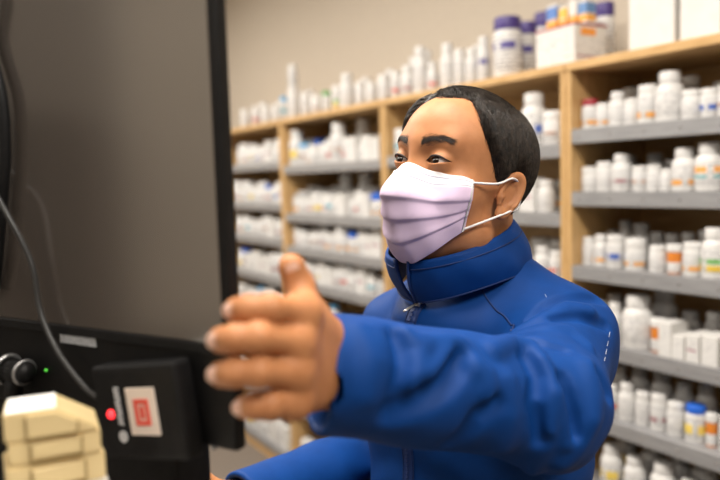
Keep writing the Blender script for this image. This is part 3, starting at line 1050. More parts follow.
def mesh_sdf(sdf, xs, ys, zs, margin=0.01, proj=2):
    B = 8

    def pad(a):
        n = (-(len(a) - 1)) % B
        if n:
            st = a[-1] - a[-2]
            a = np.concatenate([a, a[-1] + st * np.arange(1, n + 1)])
        return a
    xs, ys, zs = pad(xs), pad(ys), pad(zs)
    nx, ny, nz = len(xs) - 1, len(ys) - 1, len(zs) - 1
    bi = np.stack(np.meshgrid(np.arange(nx // B), np.arange(ny // B), np.arange(nz // B), indexing='ij'), -1).reshape(-1, 3)
    lo = np.stack([xs[bi[:, 0] * B], ys[bi[:, 1] * B], zs[bi[:, 2] * B]], 1)
    hi = np.stack([xs[bi[:, 0] * B + B], ys[bi[:, 1] * B + B], zs[bi[:, 2] * B + B]], 1)
    d = sdf((lo + hi) / 2)
    half = np.linalg.norm(hi - lo, axis=1) / 2
    keep = np.abs(d) < half * 1.15 + margin
    bi = bi[keep]
    off = np.stack(np.meshgrid(np.arange(B + 1), np.arange(B + 1), np.arange(B + 1), indexing='ij'), -1)
    cks, cvs, quads = [], [], []
    key = lambda i, j, k: (i.astype(np.int64) * (ny + 2) + j) * (nz + 2) + k
    for c0 in range(0, len(bi), 400):
        blk = bi[c0:c0 + 400]
        idx = blk[:, None, None, None, :] * B + off[None]
        pts = np.stack([xs[idx[..., 0]], ys[idx[..., 1]], zs[idx[..., 2]]], -1)
        val = sdf(pts.reshape(-1, 3)).reshape(idx.shape[:-1])
        s = val < 0
        cnt = sum(s[:, a:a + B, b:b + B, c:c + B].astype(np.int8) for a in (0, 1) for b in (0, 1) for c in (0, 1))
        act = np.argwhere((cnt > 0) & (cnt < 8))
        if not len(act):
            continue
        n_, i_, j_, k_ = act.T
        cv = {}
        for a in (0, 1):
            for b in (0, 1):
                for c in (0, 1):
                    cv[a, b, c] = (val[n_, i_ + a, j_ + b, k_ + c], pts[n_, i_ + a, j_ + b, k_ + c])
        acc = np.zeros((len(act), 3))
        num = np.zeros(len(act))
        for a, b in [((0, 0, 0), (1, 0, 0)), ((0, 1, 0), (1, 1, 0)), ((0, 0, 1), (1, 0, 1)), ((0, 1, 1), (1, 1, 1)),
                     ((0, 0, 0), (0, 1, 0)), ((1, 0, 0), (1, 1, 0)), ((0, 0, 1), (0, 1, 1)), ((1, 0, 1), (1, 1, 1)),
                     ((0, 0, 0), (0, 0, 1)), ((1, 0, 0), (1, 0, 1)), ((0, 1, 0), (0, 1, 1)), ((1, 1, 0), (1, 1, 1))]:
            va, pa = cv[a]
            vb, pb = cv[b]
            x = (va < 0) != (vb < 0)
            t = np.where(x, va / np.where(x, va - vb, 1), 0)
            acc += np.where(x[:, None], pa + t[:, None] * (pb - pa), 0)
            num += x
        g = blk[n_] * B + act[:, 1:]
        cks.append(key(g[:, 0], g[:, 1], g[:, 2]))
        cvs.append(acc / num[:, None])
        s0 = s[:, :B, :B, :B]
        for ax in range(3):
            sh = [0, 0, 0]
            sh[ax] = 1
            s1 = s[:, sh[0]:sh[0] + B, sh[1]:sh[1] + B, sh[2]:sh[2] + B]
            e = np.argwhere(s0 != s1)
            if not len(e):
                continue
            g = blk[e[:, 0]] * B + e[:, 1:]
            u, v = [(1, 2), (2, 0), (0, 1)][ax]
            qs = []
            for du, dv in ((0, 0), (-1, 0), (-1, -1), (0, -1)):
                h = g.copy()
                h[:, u] += du
                h[:, v] += dv
                qs.append(key(h[:, 0], h[:, 1], h[:, 2]))
            q = np.stack(qs, 1)
            flip = ~s0[e[:, 0], e[:, 1], e[:, 2], e[:, 3]]
            q[flip] = q[flip][:, ::-1]
            quads.append(q)
    ck = np.concatenate(cks)
    v = np.concatenate(cvs)
    o = np.argsort(ck)
    ck, v = ck[o], v[o]
    q = np.concatenate(quads)
    pos = np.searchsorted(ck, q)
    pos = np.clip(pos, 0, len(ck) - 1)
    ok = (ck[pos] == q).all(1)
    q = pos[ok]
    for _ in range(proj):
        e = 4e-4
        d0 = sdf(v)
        gr = np.stack([sdf(v + np.eye(3)[a] * e) - sdf(v - np.eye(3)[a] * e) for a in range(3)], 1) / (2 * e)
        g2 = (gr * gr).sum(1) + 1e-6
        st = -(d0 / np.maximum(g2, .3))[:, None] * gr
        ln = np.linalg.norm(st, axis=1)
        st *= np.minimum(1, 0.0015 / (ln + 1e-9))[:, None]
        v = v + st
    return v, q


def fast_mesh(name, v, q, mat, parent=None, smooth=True):
    me = bpy.data.meshes.new(name)
    q = np.asarray(q)
    me.vertices.add(len(v))
    me.vertices.foreach_set('co', np.asarray(v, np.float32).ravel())
    w = q.shape[1]
    me.loops.add(len(q) * w)
    me.loops.foreach_set('vertex_index', q.astype(np.int32).ravel())
    me.polygons.add(len(q))
    me.polygons.foreach_set('loop_start', np.arange(0, len(q) * w, w, dtype=np.int32))
    me.polygons.foreach_set('loop_total', np.full(len(q), w, np.int32))
    me.update(calc_edges=True)
    me.polygons.foreach_set('use_smooth', np.ones(len(q), bool))
    me.materials.append(mat)
    o = bpy.data.objects.new(name, me)
    COL.objects.link(o)
    if parent is not None:
        o.parent = parent
    return o


# ------------------------------------------------------------------ the man: frames
def head_frame(yaw, pitch, roll):
    y, p, r = map(math.radians, (yaw, pitch, roll))
    f = np.array([-math.sin(y) * math.cos(p), -math.cos(y) * math.cos(p), math.sin(p)])
    l0 = np.array([math.cos(y), -math.sin(y), 0])
    u0 = -np.cross(f, l0)
    if u0[2] < 0:
        u0 = -u0
    return math.cos(r) * l0 + math.sin(r) * u0, f, -math.sin(r) * l0 + math.cos(r) * u0


HS = 0.975
HL, HF, HU = head_frame(51, 12, -4)
HO = P(513, 197, .87) - HS * (.079 * HL - .012 * HF)
HR = np.stack([HL, HF, HU], 1)           # columns: left, forward, up


def to_head(p):
    return (p - HO) @ HR / HS


def from_head(q):
    return np.asarray(q, float) @ HR.T * HS + HO


YB = math.radians(50)
BL = np.array([math.cos(YB), -math.sin(YB), 0])
BF = np.array([-math.sin(YB), -math.cos(YB), 0])
NB = np.array([.154, .960, 1.500])


def Bp(l, f, z):
    return NB + BL * l + BF * f + np.array([0, 0, z])


def to_body(p):
    q = p - NB
    return np.stack([q @ BL, q @ BF, q[:, 2]], 1)


SL = P(559, 340, .885)
EL = P(544, 404, .735)
WL = P(322, 370, .585)
SR = Bp(-.160, -.01, -.085)
ER = P(385, 450, 1.20)
WR = P(240, 506, .97)
HIP_L, HIP_R = Bp(.095, 0, -.60), Bp(-.095, 0, -.60)
KN_L, KN_R = Bp(.105, .03, -1.03), Bp(-.105, .03, -1.03)
AN_L, AN_R = Bp(.11, -.01, -1.50 + .085), Bp(-.11, -.01, -1.50 + .085)


EYE = (.033, .080, .025)


def ear_sdf(p, s):
    e = p - np.array([s * .0785, -.006, .0])
    b = np.array([s * math.sin(.30), -math.cos(.30), 0])
    n = np.array([s * math.cos(.30), math.sin(.30), 0])
    q1, q2, q3 = e @ b / .86, e[:, 2] / .86, e @ n / .86
    q1 = q1 - q2 * .22
    # egg outline: wider above
    wdt = .0165 + .10 * np.clip(q2, -.03, .03)
    k = np.sqrt((q1 / wdt) ** 2 + (q2 / .031) ** 2)
    rad = (k - 1) * .018
    helix = np.sqrt(rad ** 2 + (q3 - .001) ** 2) - .0040
    helix = np.where(q2 < -.016, helix + .0012, helix)
    plate = smax(np.abs(q3 + .003) - .0022, rad, .003)
    k2 = np.sqrt(((q1 - .001) / (wdt * .62)) ** 2 + ((q2 - .002) / .0195) ** 2)
    anti = np.sqrt(((k2 - 1) * .011) ** 2 + (q3 + .0005) ** 2) - .0026
    anti = np.where(q1 < -.002, anti + .004, anti)
    lobe = np.sqrt((q1 + .005) ** 2 + (q2 + .0275) ** 2 + ((q3 + .000) * 1.5) ** 2) - .0085
    tragus = np.sqrt((q1 + .0135) ** 2 + (q2 + .004) ** 2 + (q3 - .001) ** 2) - .0052
    d = smin(helix, plate, .004)
    d = smin(d, anti, .003)
    d = smin(d, lobe, .006)
    d = smin(d, tragus, .004)
    return d * .86


def skull_sdf(p):
    """head without ears, eyes closed up"""
    d = ell(p, (0, -.008, .047), (.0715, .089, .077))
    d = smin(d, ell(p, (0, .020, .006), (.0655, .074, .086)), .025)
    d = smin(d, ell(p, (0, .028, .060), (.066, .070, .062)), .02)
    d = smin(d, ell(p, (0, .030, -.056), (.057, .058, .047)), .03)
    d = smin(d, sph(p, (0, .064, -.080), .021), .03)
    a = p * np.array([1, 1, 1.0])
    a[:, 0] = np.abs(a[:, 0])
    d = smin(d, sph(a, (.050, .012, -.060), .018), .03)
    d = smin(d, sph(a, (.047, .056, -.012), .021), .025)
    d = smin(d, cap(a, (0, .084, .046), (.040, .074, .050), .0125, .010), .016)
    return d


def face_sdf(p):
    d = skull_sdf(p)
    a = p.copy()
    a[:, 0] = np.abs(a[:, 0])
    # nose
    d = smin(d, cap(p, (0, .089, .028), (0, .103, -.020), .0075, .010), .014)
    d = smin(d, sph(p, (0, .103, -.024), .0120), .010)
    d = smin(d, sph(a, (.013, .099, -.029), .0085), .008)
    # eye sockets, lids, almond openings
    d = smax(d, -ell(a, (EYE[0] - .001, .102, EYE[2] + .003), (.019, .0145, .0105)), .012)
    lid = sph(a, (EYE[0], EYE[1] - .0005, EYE[2]), .0148)
    d = smin(d, lid, .006)
    dx = (a[:, 0] - EYE[0]) / .0150
    zc = EYE[2] + .0008 * dx
    up = zc + .0052 * np.clip(1 - np.abs(dx) ** 2.2, 0, 1) * (1 + .15 * dx) - .0002
    lw = zc - .0040 * np.clip(1 - dx * dx, 0, 1)
    slit = np.maximum(np.maximum(a[:, 2] - up, lw - a[:, 2]), np.abs(dx) * .015 - .015)
    slit = np.maximum(slit, (EYE[1] - .002) - a[:, 1])
    d = smax(d, -slit, .0012)
    # mouth
    d = smin(d, cap(a, (0, .098, -.058), (.018, .090, -.060), .006, .004), .008)
    d = smin(d, cap(a, (0, .097, -.068), (.016, .089, -.067), .0065, .004), .008)
    return d


def head_sdf(p):
    d = face_sdf(p)
    m = np.abs(p[:, 0]) > .055
    if m.any():
        e = np.full(len(p), 1.0)
        pm = p[m]
        e[m] = np.minimum(ear_sdf(pm, 1), ear_sdf(pm, -1))
        d = smin(d, e, .007)
    return d


# left hand: joints seen in the photo (thumb up, back of the hand to the viewer, fingers to the screen)
HAND_L = {
    'wrist': P(334, 372, .597),
    'index': [P(304, 312, .512), P(270, 309, .486), P(248, 309, .484), P(237, 310, .490)],
    'middle': [P(297, 342, .500), P(258, 338, .473), P(234, 339, .471), P(222, 340, .478)],
    'ring': [P(295, 373, .498), P(258, 372, .473), P(234, 373, .472), P(222, 374, .479)],
    'little': [P(294, 402, .505), P(270, 405, .485), P(255, 406, .483), P(246, 407, .488)],
    'thumb': [P(325, 343, .582), P(309, 311, .556), P(299, 285, .532), P(292, 267, .526)],
}
FR_ = {'index': (.0108, .0101, .0099, .0092), 'middle': (.0111, .0104, .0102, .0095), 'ring': (.0109, .0102, .0100, .0093), 'little': (.0102, .0096, .0093, .0086), 'thumb': (.0150, .0118, .0110, .0095)}   # finger radii at the joints


def canonical_hand(w, dirv, across, normal, curl=.35, s=1.0):
    """relaxed right or left hand: wrist, forward, across (to the thumb side), palm normal"""
    dirv, across, normal = nrm(dirv), nrm(across), nrm(normal)
    H = {'wrist': np.asarray(w, float)}
    for nme, a, l0, ls in (('index', .028, .088, (.043, .026, .020)), ('middle', .008, .092, (.047, .030, .021)), ('ring', -.012, .088, (.043, .028, .020)), ('little', -.030, .080, (.034, .021, .018))):
        p0 = w + dirv * l0 * s + across * a * s
        pts = [p0]
        ang = curl * .6
        for q in ls:
            pts.append(pts[-1] + (dirv * math.cos(ang) + normal * math.sin(ang)) * q * s)
            ang += curl
        H[nme] = pts
    t0 = w + dirv * .022 * s + across * .024 * s + normal * .008 * s
    td = nrm(dirv * .72 + across * .58 + normal * .28)
    H['thumb'] = [t0, t0 + td * .042 * s, t0 + td * .042 * s + nrm(dirv * .9 + across * .3 + normal * .35) * .032 * s, t0 + td * .042 * s + nrm(dirv * .95 + across * .15 + normal * .45) * .056 * s]
    return H


HAND_R = canonical_hand(WR + nrm(WR - ER) * .01, nrm(WR - ER) + np.array([0, 0, .05]), np.array([.2, .6, .75]), np.array([.35, .3, -.9]), .4)


def hand_sdf(p, H, fl=None):
    w = H['wrist']
    d = None
    mc = [H[n][0] for n in ('index', 'middle', 'ring', 'little')]
    for i, m in enumerate(mc):
        c = cap(p, w + (m - (mc[1] + mc[2]) / 2) * .35, m, .0165, .0112)
        d = c if d is None else smin(d, c, .016)
    d = smin(d, cap(p, mc[0], mc[3], .0095), .010)
    th = H['thumb']
    t = cap(p, w + (th[0] - w) * .3, th[0], .015, .016)
    t = smin(t, cap(p, th[0], th[1], .0165, .0122), .012)
    t = smin(t, cap(p, th[1], th[2], .0124, .0114), .004)
    t = smin(t, cap(p, th[2], th[3], .0116, .0102), .004)
    d = smin(d, t, .020)
    f = None
    for n in ('index', 'middle', 'ring', 'little'):
        j, r = H[n], FR_[n]
        c = cap(p, j[0], j[1], r[0], r[1])
        c = smin(c, cap(p, j[1], j[2], r[1], r[2]), .003)
        c = smin(c, cap(p, j[2], j[3], r[2], r[3]), .003)
        c = smin(c, sph(p, j[1], r[1] * 1.01), .004)
        f = c if f is None else smin(f, c, .0018)
    return smin(d, f, .009)


def body_sdf(p):
    """one continuous body: head, neck, trunk, arms with hands, legs with feet"""
    q = to_head(p)
    d = np.full(len(p), 9.0)
    m = np.abs(q).max(1) < .22
    d = np.linalg.norm(q, axis=1) * HS - .13
    if m.any():
        d[m] = head_sdf(q[m]) * HS
    nk0, nk1 = from_head((0, -.030, -.035)), Bp(0, -.012, -.03)
    d = smin(d, cap(p, nk0, nk1, .054, .060), .02)
    b = to_body(p)
    t = ell(b, (0, -.005, -.20), (.140, .095, .20))
    t = smin(t, ell(b, (0, .005, -.44), (.135, .10, .18)), .08)
    t = smin(t, ell(b, (0, -.01, -.60), (.150, .105, .12)), .06)
    t = smin(t, cap(b, (-.10, -.01, -.085), (.10, -.01, -.085), .045), .05)
    d = smin(d, t, .05)
    for S_, E_, W_, H in ((SL, EL, WL, HAND_L), (SR, ER, WR, HAND_R)):
        a = cap(p, S_, E_, .044, .037)
        a = smin(a, cap(p, E_, H['wrist'], .037, .0205), .02)
        m = np.linalg.norm(p - H['middle'][0], axis=1) < .20
        if m.any():
            am = a[m]
            a[m] = smin(am, hand_sdf(p[m], H), .026)
        d = smin(d, a, .03)
    for hp, kn, an in ((HIP_L, KN_L, AN_L), (HIP_R, KN_R, AN_R)):
        l = cap(p, hp, kn, .075, .050)
        l = smin(l, cap(p, kn, an, .050, .034), .03)
        l = smin(l, cap(p, an + np.array([0, 0, -.035]), an + BF * .13 + np.array([0, 0, -.05]), .034, .028), .03)
        d = smin(d, l, .04)
    return d


# skin: warm brown with slight mottling
M_SKIN = noisy('skin', (0.43, 0.178, 0.073), (0.52, 0.228, 0.098), 55, 0.54, bump=0.06, detail=6, sss=0.12, lo=.3, hi=.7, bscale=420)
bsdf(M_SKIN).inputs['Specular IOR Level'].default_value = 0.35
M_NAIL = principled('finger_nail', (0.72, 0.46, 0.36), 0.3)
M_HAIR = noisy('black_brown_hair', (0.006, 0.0045, 0.004), (0.045, 0.031, 0.022), 160, 0.45, spec=0.5)
M_BROW = principled('brow_hair', (0.035, 0.022, 0.016), 0.6)
M_SCLERA = principled('eye_white', (0.62, 0.56, 0.52), 0.15)
M_IRIS = principled('brown_iris', (0.028, 0.013, 0.007), 0.1, coat=1.0)
M_PUPIL = principled('pupil', (0.003, 0.003, 0.003), 0.08, coat=1.0)

hx0, hx1 = HO[0] - .14, HO[0] + .14
v, q = mesh_sdf(body_sdf,
                axis((-.30, -.11, .004), (-.11, hx0, .002), (hx0, hx1, .0017), (hx1, .46, .006)),
                axis((.40, .62, .002), (.62, HO[1] - .14, .006), (HO[1] - .14, HO[1] + .14, .0017), (HO[1] + .14, 1.36, .006)),
                axis((-.004, 1.0, .012), (1.0, 1.30, .006), (1.30, 1.42, .0022), (1.42, 1.55, .002), (1.55, 1.70, .0013), (1.70, 1.86, .002)))
print('body', len(v))
man = fast_mesh('person', v, q, M_SKIN)
tag(man, 'man in blue zip jacket and lilac face mask pointing with his left hand', 'person')

# ------------------------------------------------------------------ jacket
M_JACKET = noisy('royal_blue_softshell', (0.002, 0.038, 0.185), (0.0025, 0.044, 0.210), 35, 0.6, bump=0.12, spec=0.16, bscale=900)
bsdf(M_JACKET).inputs['Sheen Weight'].default_value = 0.0
bsdf(M_JACKET).inputs['Sheen Tint'].default_value = (0.35, 0.55, 1.0, 1)
M_SEAM = principled('dark_blue_seam', (0.003, 0.022, 0.115), 0.7)
M_LINING = principled('black_collar_lining', (0.012, 0.016, 0.035), 0.8)
M_ZIP = principled('zip_tape', (0.004, 0.03, 0.15), 0.6)
M_ZIPM = principled('zip_metal', (0.62, 0.60, 0.56), 0.3, 0.85)

ADIR = nrm(WL - EL)
CUFF = P(317, 371, .592)
CN = nrm(np.array([-.94, -.32, .10]))
FOLDS = []      # (points, amplitude, width): ridges (+) and creases (-) of the cloth


def fold(pts, amp, w):
    FOLDS.append((np.array(pts), amp, w))


def seg_dist(p, pts):
    d = np.full(len(p), 9.0)
    for a, b in zip(pts[:-1], pts[1:]):
        q = p - a
        ba = b - a
        h = np.clip(q @ ba / (ba @ ba), 0, 1)
        w = q - h[:, None] * ba
        d = np.minimum(d, np.sqrt((w * w).sum(1)))
    return d


def jacket_base(p):
    b = to_body(p)
    t = ell(b, (0, .004, -.20), (.172, .128, .21))
    t = smin(t, ell(b, (0, .012, -.46), (.172, .138, .22)), .08)
    t = smin(t, cap(b, (-.125, -.012, -.080), (.125, -.012, -.080), .058), .06)
    t = smin(t, cap(b, (-.02, -.015, .005), (-.135, -.012, -.065), .066, .052), .03)
    t = smin(t, cap(b, (.02, -.015, .005), (.135, -.012, -.045), .066, .055), .03)
    t = smin(t, ell(b, (0, .016, -.030), (.094, .106, .050)), .03)
    l = cap(p, SL, EL, .065, .062)
    l = smin(l, cap(p, EL, CUFF + ADIR * .02, .062, .0515), .030)
    l = smax(l, (p - CUFF) @ CN, .004)
    d = smin(t, l, .035)
    r = cap(p, SR, ER, .064, .056)
    rd = nrm(WR - ER)
    rf = cap(p, ER, WR + rd * .03, .056, .045)
    r = smin(r, smax(rf, (p - WR) @ rd, .004), .03)
    d = smin(d, r, .035)
    d = smax(d, -(b[:, 2] + .68), .006)
    return d


def jacket_sdf(p):
    d = jacket_base(p)
    near = np.abs(d) < .03
    if near.any():
        pn = p[near]
        disp = np.zeros(len(pn))
        for pts, amp, w in FOLDS:
            x = seg_dist(pn, pts) / w
            disp += amp * np.exp(-x * x)
        # slow cloth waviness
        s = pn * 1.0
        disp += .0022 * np.sin(s[:, 0] * 41 + 2.2 * np.sin(s[:, 2] * 23 + s[:, 1] * 9)) * np.sin(s[:, 2] * 33 + 1.7 * np.sin(s[:, 1] * 27) + 1.0)
        d[near] -= disp
    # hollow cuffs
    d = smax(d, -cap(p, CUFF + ADIR * .05, CUFF - ADIR * .010, .0485, .046), .002)
    rd = nrm(WR - ER)
    d = smax(d, -cap(p, WR + rd * .05, WR - rd * .03, .041, .038), .002)
    return d


def on_surface(sdf, p, dirn, n=60, off=0.0):
    """march from p along dirn to the surface"""
    p = np.array(p, float)
    dirn = nrm(dirn)
    for _ in range(n):
        d = float(sdf(p[None])[0]) - off
        if abs(d) < 2e-4:
            break
        p = p + dirn * d * .8
    return p


def seen_on(sdf, px, py, off=0.0, start=.45):
    """the point of a surface seen at a pixel"""
    r = nrm(CM @ np.array([(px - 360) / FPX, -(py - 240) / FPX, -1.0]))
    return on_surface(sdf, np.array([0, 0, CAM_Z]) + r * start, r, 140, off)


# FOLDS-BEGIN
FOLD_PX = [
    ([(511, 331), (527, 322), (546, 306), (571, 298), (598, 299)], -.0060, .008),
    ([(514, 335), (539, 321), (566, 307), (589, 311)], .0045, .009),
    ([(555, 320), (580, 318), (606, 326)], -.0045, .007),
    ([(516, 337), (546, 330), (571, 332), (589, 347)], .0045, .008),
    ([(525, 338), (546, 344), (564, 349)], -.0065, .006),
    ([(493, 350), (511, 341), (530, 346), (541, 361), (552, 392), (547, 430), (532, 468)], .0070, .009),
    ([(528, 358), (538, 376), (535, 402), (541, 438)], -.0070, .009),
    ([(556, 397), (567, 442)], .0045, .008),
    ([(562, 380), (575, 435)], -.0050, .008),
    ([(588, 368), (593, 420), (562, 462)], .0050, .011),
    ([(595, 372), (609, 394)], -.0055, .008),
    ([(432, 376), (448, 356), (458, 345)], .0075, .010),
    ([(426, 342), (446, 341)], .0050, .009),
    ([(459, 354), (446, 378), (420, 400), (395, 412)], -.0095, .012),
    ([(407, 336), (421, 348), (416, 376), (412, 397)], .0045, .010),
    ([(395, 338), (402, 365), (398, 390)], -.0035, .010),
    ([(466, 357), (485, 375), (491, 398)], .0060, .011),
    ([(494, 402), (476, 420), (452, 446)], -.0060, .010),
    ([(507, 380), (510, 415), (503, 446)], .0045, .012),
    ([(360, 330), (372, 360), (366, 395)], .0025, .012),
]
for pix, amp, w_ in FOLD_PX:
    fold([seen_on(jacket_base, x, y) for x, y in pix], amp * (2.2 if amp > 0 else 2.9), w_ * (.95 if amp > 0 else .85))
# FOLDS-END
v, q = mesh_sdf(jacket_sdf,
                axis((-.22, .42, .0036)), axis((.53, 1.32, .0036)), axis((.80, 1.20, .008), (1.20, 1.60, .0036)), margin=.02)
print('jacket', len(v))
jacket = fast_mesh('jacket', v, q, M_JACKET, man)


def seam(name, pix, parent, r=.0011, mat=M_SEAM, off=.0002, n=8):
    pts = smooth_path([seen_on(jacket_sdf, x, y, off) for x, y in pix], n)
    for _ in range(6):
        d0 = jacket_sdf(pts) - off
        g = np.stack([jacket_sdf(pts + np.eye(3)[k] * 5e-4) - jacket_sdf(pts - np.eye(3)[k] * 5e-4) for k in range(3)], 1)
        g /= np.linalg.norm(g, axis=1)[:, None] + 1e-9
        pts = pts - np.clip(d0, -.004, .004)[:, None] * g
    return tube(name, pts, r, mat, parent, 6)


# stand-up collar, opened at the front
def collar_pt(a, t):
    """a: angle from the front, t: 0 bottom .. 1 top"""
    c, s_ = math.cos(a), math.sin(a)
    rl0, rf0 = .087, .098
    rl1, rf1 = .081, .091
    fr = .5 + .5 * c
    z0 = .034 - .034 * fr ** 3
    z1 = .103 - .047 * fr ** 1.2
    f0, f1 = .014, .044
    rl, rf, f = rl0 + (rl1 - rl0) * t, rf0 + (rf1 - rf0) * t, f0 + (f1 - f0) * t
    bul = .006 * math.sin(math.pi * t)
    return Bp((rl + bul) * s_, f + (rf + bul) * c, z0 + (z1 - z0) * t)


def make_collar():
    na, nt = 96, 12
    V, F = [], []
    th = .0036
    for side in (0, 1):
        for i in range(na + 1):
            for j in range(nt + 1):
                t = j / nt
                gap = math.radians(1.5 + 7 * t)
                a = gap + (2 * math.pi - 2 * gap) * i / na
                p = collar_pt(a, t)
                if side:
                    q0 = Bp(0, .014 + .032 * t, 0)
                    inn = q0 - p
                    inn[2] = 0
                    p = p + nrm(inn) * th
                else:
                    w = .0012 * math.sin(a * 9 + 3 * t) * math.sin(a * 4 + 1)
                    p = p + nrm(p - Bp(0, .03, p[2] - NB[2])) * w
                V.append(p)
    m = (na + 1) * (nt + 1)
    ix = lambda s, i, j: s * m + i * (nt + 1) + j
    for i in range(na):
        for j in range(nt):
            F.append((ix(0, i, j), ix(0, i + 1, j), ix(0, i + 1, j + 1), ix(0, i, j + 1)))
    for i in range(na):
        F.append((ix(0, i, nt), ix(0, i + 1, nt), ix(1, i + 1, nt), ix(1, i, nt)))
    for j in range(nt):
        F.append((ix(0, 0, j), ix(0, 0, j + 1), ix(1, 0, j + 1), ix(1, 0, j)))
        F.append((ix(0, na, j + 1), ix(0, na, j), ix(1, na, j), ix(1, na, j + 1)))
    o = mesh_obj('collar', V, F, M_JACKET, jacket, True)
    V2 = V[m:]
    F2 = [(i * (nt + 1) + j, i * (nt + 1) + j + 1, (i + 1) * (nt + 1) + j + 1, (i + 1) * (nt + 1) + j) for i in range(na) for j in range(nt)]
    mesh_obj('collar_lining', V2, F2, M_LINING, jacket, True)
    return o


make_collar()
GA = lambda t: math.radians(1.5 + 7 * t)
for nm, t0 in (('collar_seam', .03), ('collar_stitching', .80)):
    pts = [collar_pt(a, t0) + nrm(collar_pt(a, t0) - Bp(0, .03, 0)) * np.array([1, 1, 0]) * .0004 for a in np.linspace(GA(t0), 2 * math.pi - GA(t0), 90)]
    tube(nm, pts, .0012 if t0 < .5 else .0009, M_SEAM, jacket, 6)
for pix in ([(481, 287), (486, 297), (496, 310), (506, 318), (511, 331)],):
    seam('shoulder_seam', pix, jacket, .0012)
M_LINT = principled('white_thread', (0.5, 0.53, 0.6), 0.8)
for pix in ([(610, 332), (609, 337)], [(608.5, 341), (607.5, 346)], [(607, 349), (606, 354)], [(605.5, 357), (604.5, 361)], [(545, 294), (546.5, 297)]):
    seam('white_thread', pix, jacket, .00028, M_LINT, .0003, 3)
# edge binding of the two collar fronts
for sgn in (1, -1):
    pts = [collar_pt(sgn * GA(t), t) for t in np.linspace(0, 1, 12)]
    tube('collar_edge', pts, .0022, M_ZIP, jacket, 8)

# zip down the front: tape, teeth, slider and pull
zl = []
for z in np.linspace(-.002, -.62, 60):
    zl.append(on_surface(jacket_sdf, Bp(0, .30, z), -BF, 80, .0004))
zl = np.array(zl)
V, F = [], []
for i, p in enumerate(zl):
    T = nrm(zl[min(i + 1, len(zl) - 1)] - zl[max(i - 1, 0)])
    nn = nrm(np.cross(T, BL))
    if nn @ BF < 0:
        nn = -nn
    for k, (w, h) in enumerate(((-.0085, -.002), (-.0075, .0012), (-.003, .0014), (0, .0020), (.003, .0014), (.0075, .0012), (.0085, -.002))):
        V.append(p + BL * w + nn * h)
for i in range(len(zl) - 1):
    for k in range(6):
        F.append((i * 7 + k, i * 7 + k + 1, (i + 1) * 7 + k + 1, (i + 1) * 7 + k))
mesh_obj('zip_tape', V, F, M_ZIP, jacket, False)
bm = bmesh.new()
for i in range(0, 59):
    for f_ in (0, .25, .5, .75):
        p = zl[i] * (1 - f_) + zl[i + 1] * f_ + BF * .0022
        s_ = 1 if int(f_ * 4) % 2 else -1
        Mx = Matrix.Translation(Vector(p + BL * .0012 * s_)) @ Matrix.Rotation(-YB, 4, 'Z')
        bmesh.ops.create_cube(bm, size=1.0, matrix=Mx @ Matrix.Diagonal((.0026, .0016, .0016, 1)))
bm_obj('zip_teeth', bm, M_SEAM, jacket)
for sgn in (-1, 1):
    pts = [p + BL * .0095 * sgn + BF * .0006 for p in zl]
    tube('zip_stitching', pts, .0007, M_SEAM, jacket, 5)
zp = zl[0] + BF * .004
bm = bmesh.new()
add_box(bm, -.0042, .0042, -.003, .002, -.006, .006, .0015, 2, Matrix.Translation(Vector(zp)) @ Matrix.Rotation(-YB, 4, 'Z'))
zs_o = bm_obj('zip_slider', bm, M_ZIPM, jacket, True)
pd = nrm(P(404, 311, .87) - P(415, 304, .88))
V, F = tube_mesh([zp + BF * .003, zp + BF * .004 + pd * .006, zp + BF * .004 + pd * .018, zp + BF * .004 + pd * .022], [.0012, .0017, .0024, .0016], 8, flat=.6)
mesh_obj('zip_pull', V, F, M_ZIPM, zs_o, True)

# ------------------------------------------------------------------ trousers and shoes
def trouser_sdf(p):
    b = to_body(p)
    d = ell(b, (0, -.01, -.62), (.172, .128, .14))
    for hp, kn, an in ((HIP_L, KN_L, AN_L), (HIP_R, KN_R, AN_R)):
        l = smin(cap(p, hp, kn, .094, .070), cap(p, kn, an, .070, .056), .03)
        d = smin(d, l, .03)
    d = smax(d, -(p[:, 2] - .075), .005)
    return smax(d, p[:, 2] - .94, .01)


def shoe_sdf(p, an):
    a = an + np.array([0, 0, -.045])
    d = cap(p, a - BF * .035, a + BF * .15 + np.array([0, 0, -.008]), .043, .034)
    d = smin(d, cap(p, a, a + np.array([0, 0, .05]), .042, .045), .02)
    return smax(d, .0015 - p[:, 2], .004)


v, q = mesh_sdf(trouser_sdf, axis((-.15, .50, .008)), axis((.62, 1.35, .008)), axis((.03, .98, .01)))
fast_mesh('trousers', v, q, M_TROUSER, man)
for an in (AN_L, AN_R):
    v, q = mesh_sdf(lambda p: shoe_sdf(p, an), axis((an[0] - .22, an[0] + .12, .006)), axis((an[1] - .22, an[1] + .12, .006)), axis((-.01, .16, .006)))
    fast_mesh('shoe', v, q, M_SHOE, man)

# ------------------------------------------------------------------ mask
def mask_base(q):
    d = ell(q, (0, .018, -.028), (.069, .078, .074))
    d = smin(d, sph(q, (0, .097, -.030), .016), .05)
    d = smin(d, sph(q, (0, .064, -.076), .024), .05)
    d = smin(d, cap(q, (0, .088, .020), (0, .100, -.02), .009, .012), .03)
    return smin(d - .0040, skull_sdf(q) - .0028, .006)


MO = np.array([0, .010, -.042])


def mask_dir(a, b):
    ph = math.radians(58) * a
    e0 = math.radians(31.5 + 0.0 * abs(a) ** 1.3 + 0.4 * math.exp(-((abs(a) - .38) / .22) ** 2))
    e1 = math.radians(-44.5 + 36 * abs(a) ** 1.7)
    e = e0 + (e1 - e0) * b
    return np.array([math.sin(ph) * math.cos(e), math.cos(ph) * math.cos(e), math.sin(e)])


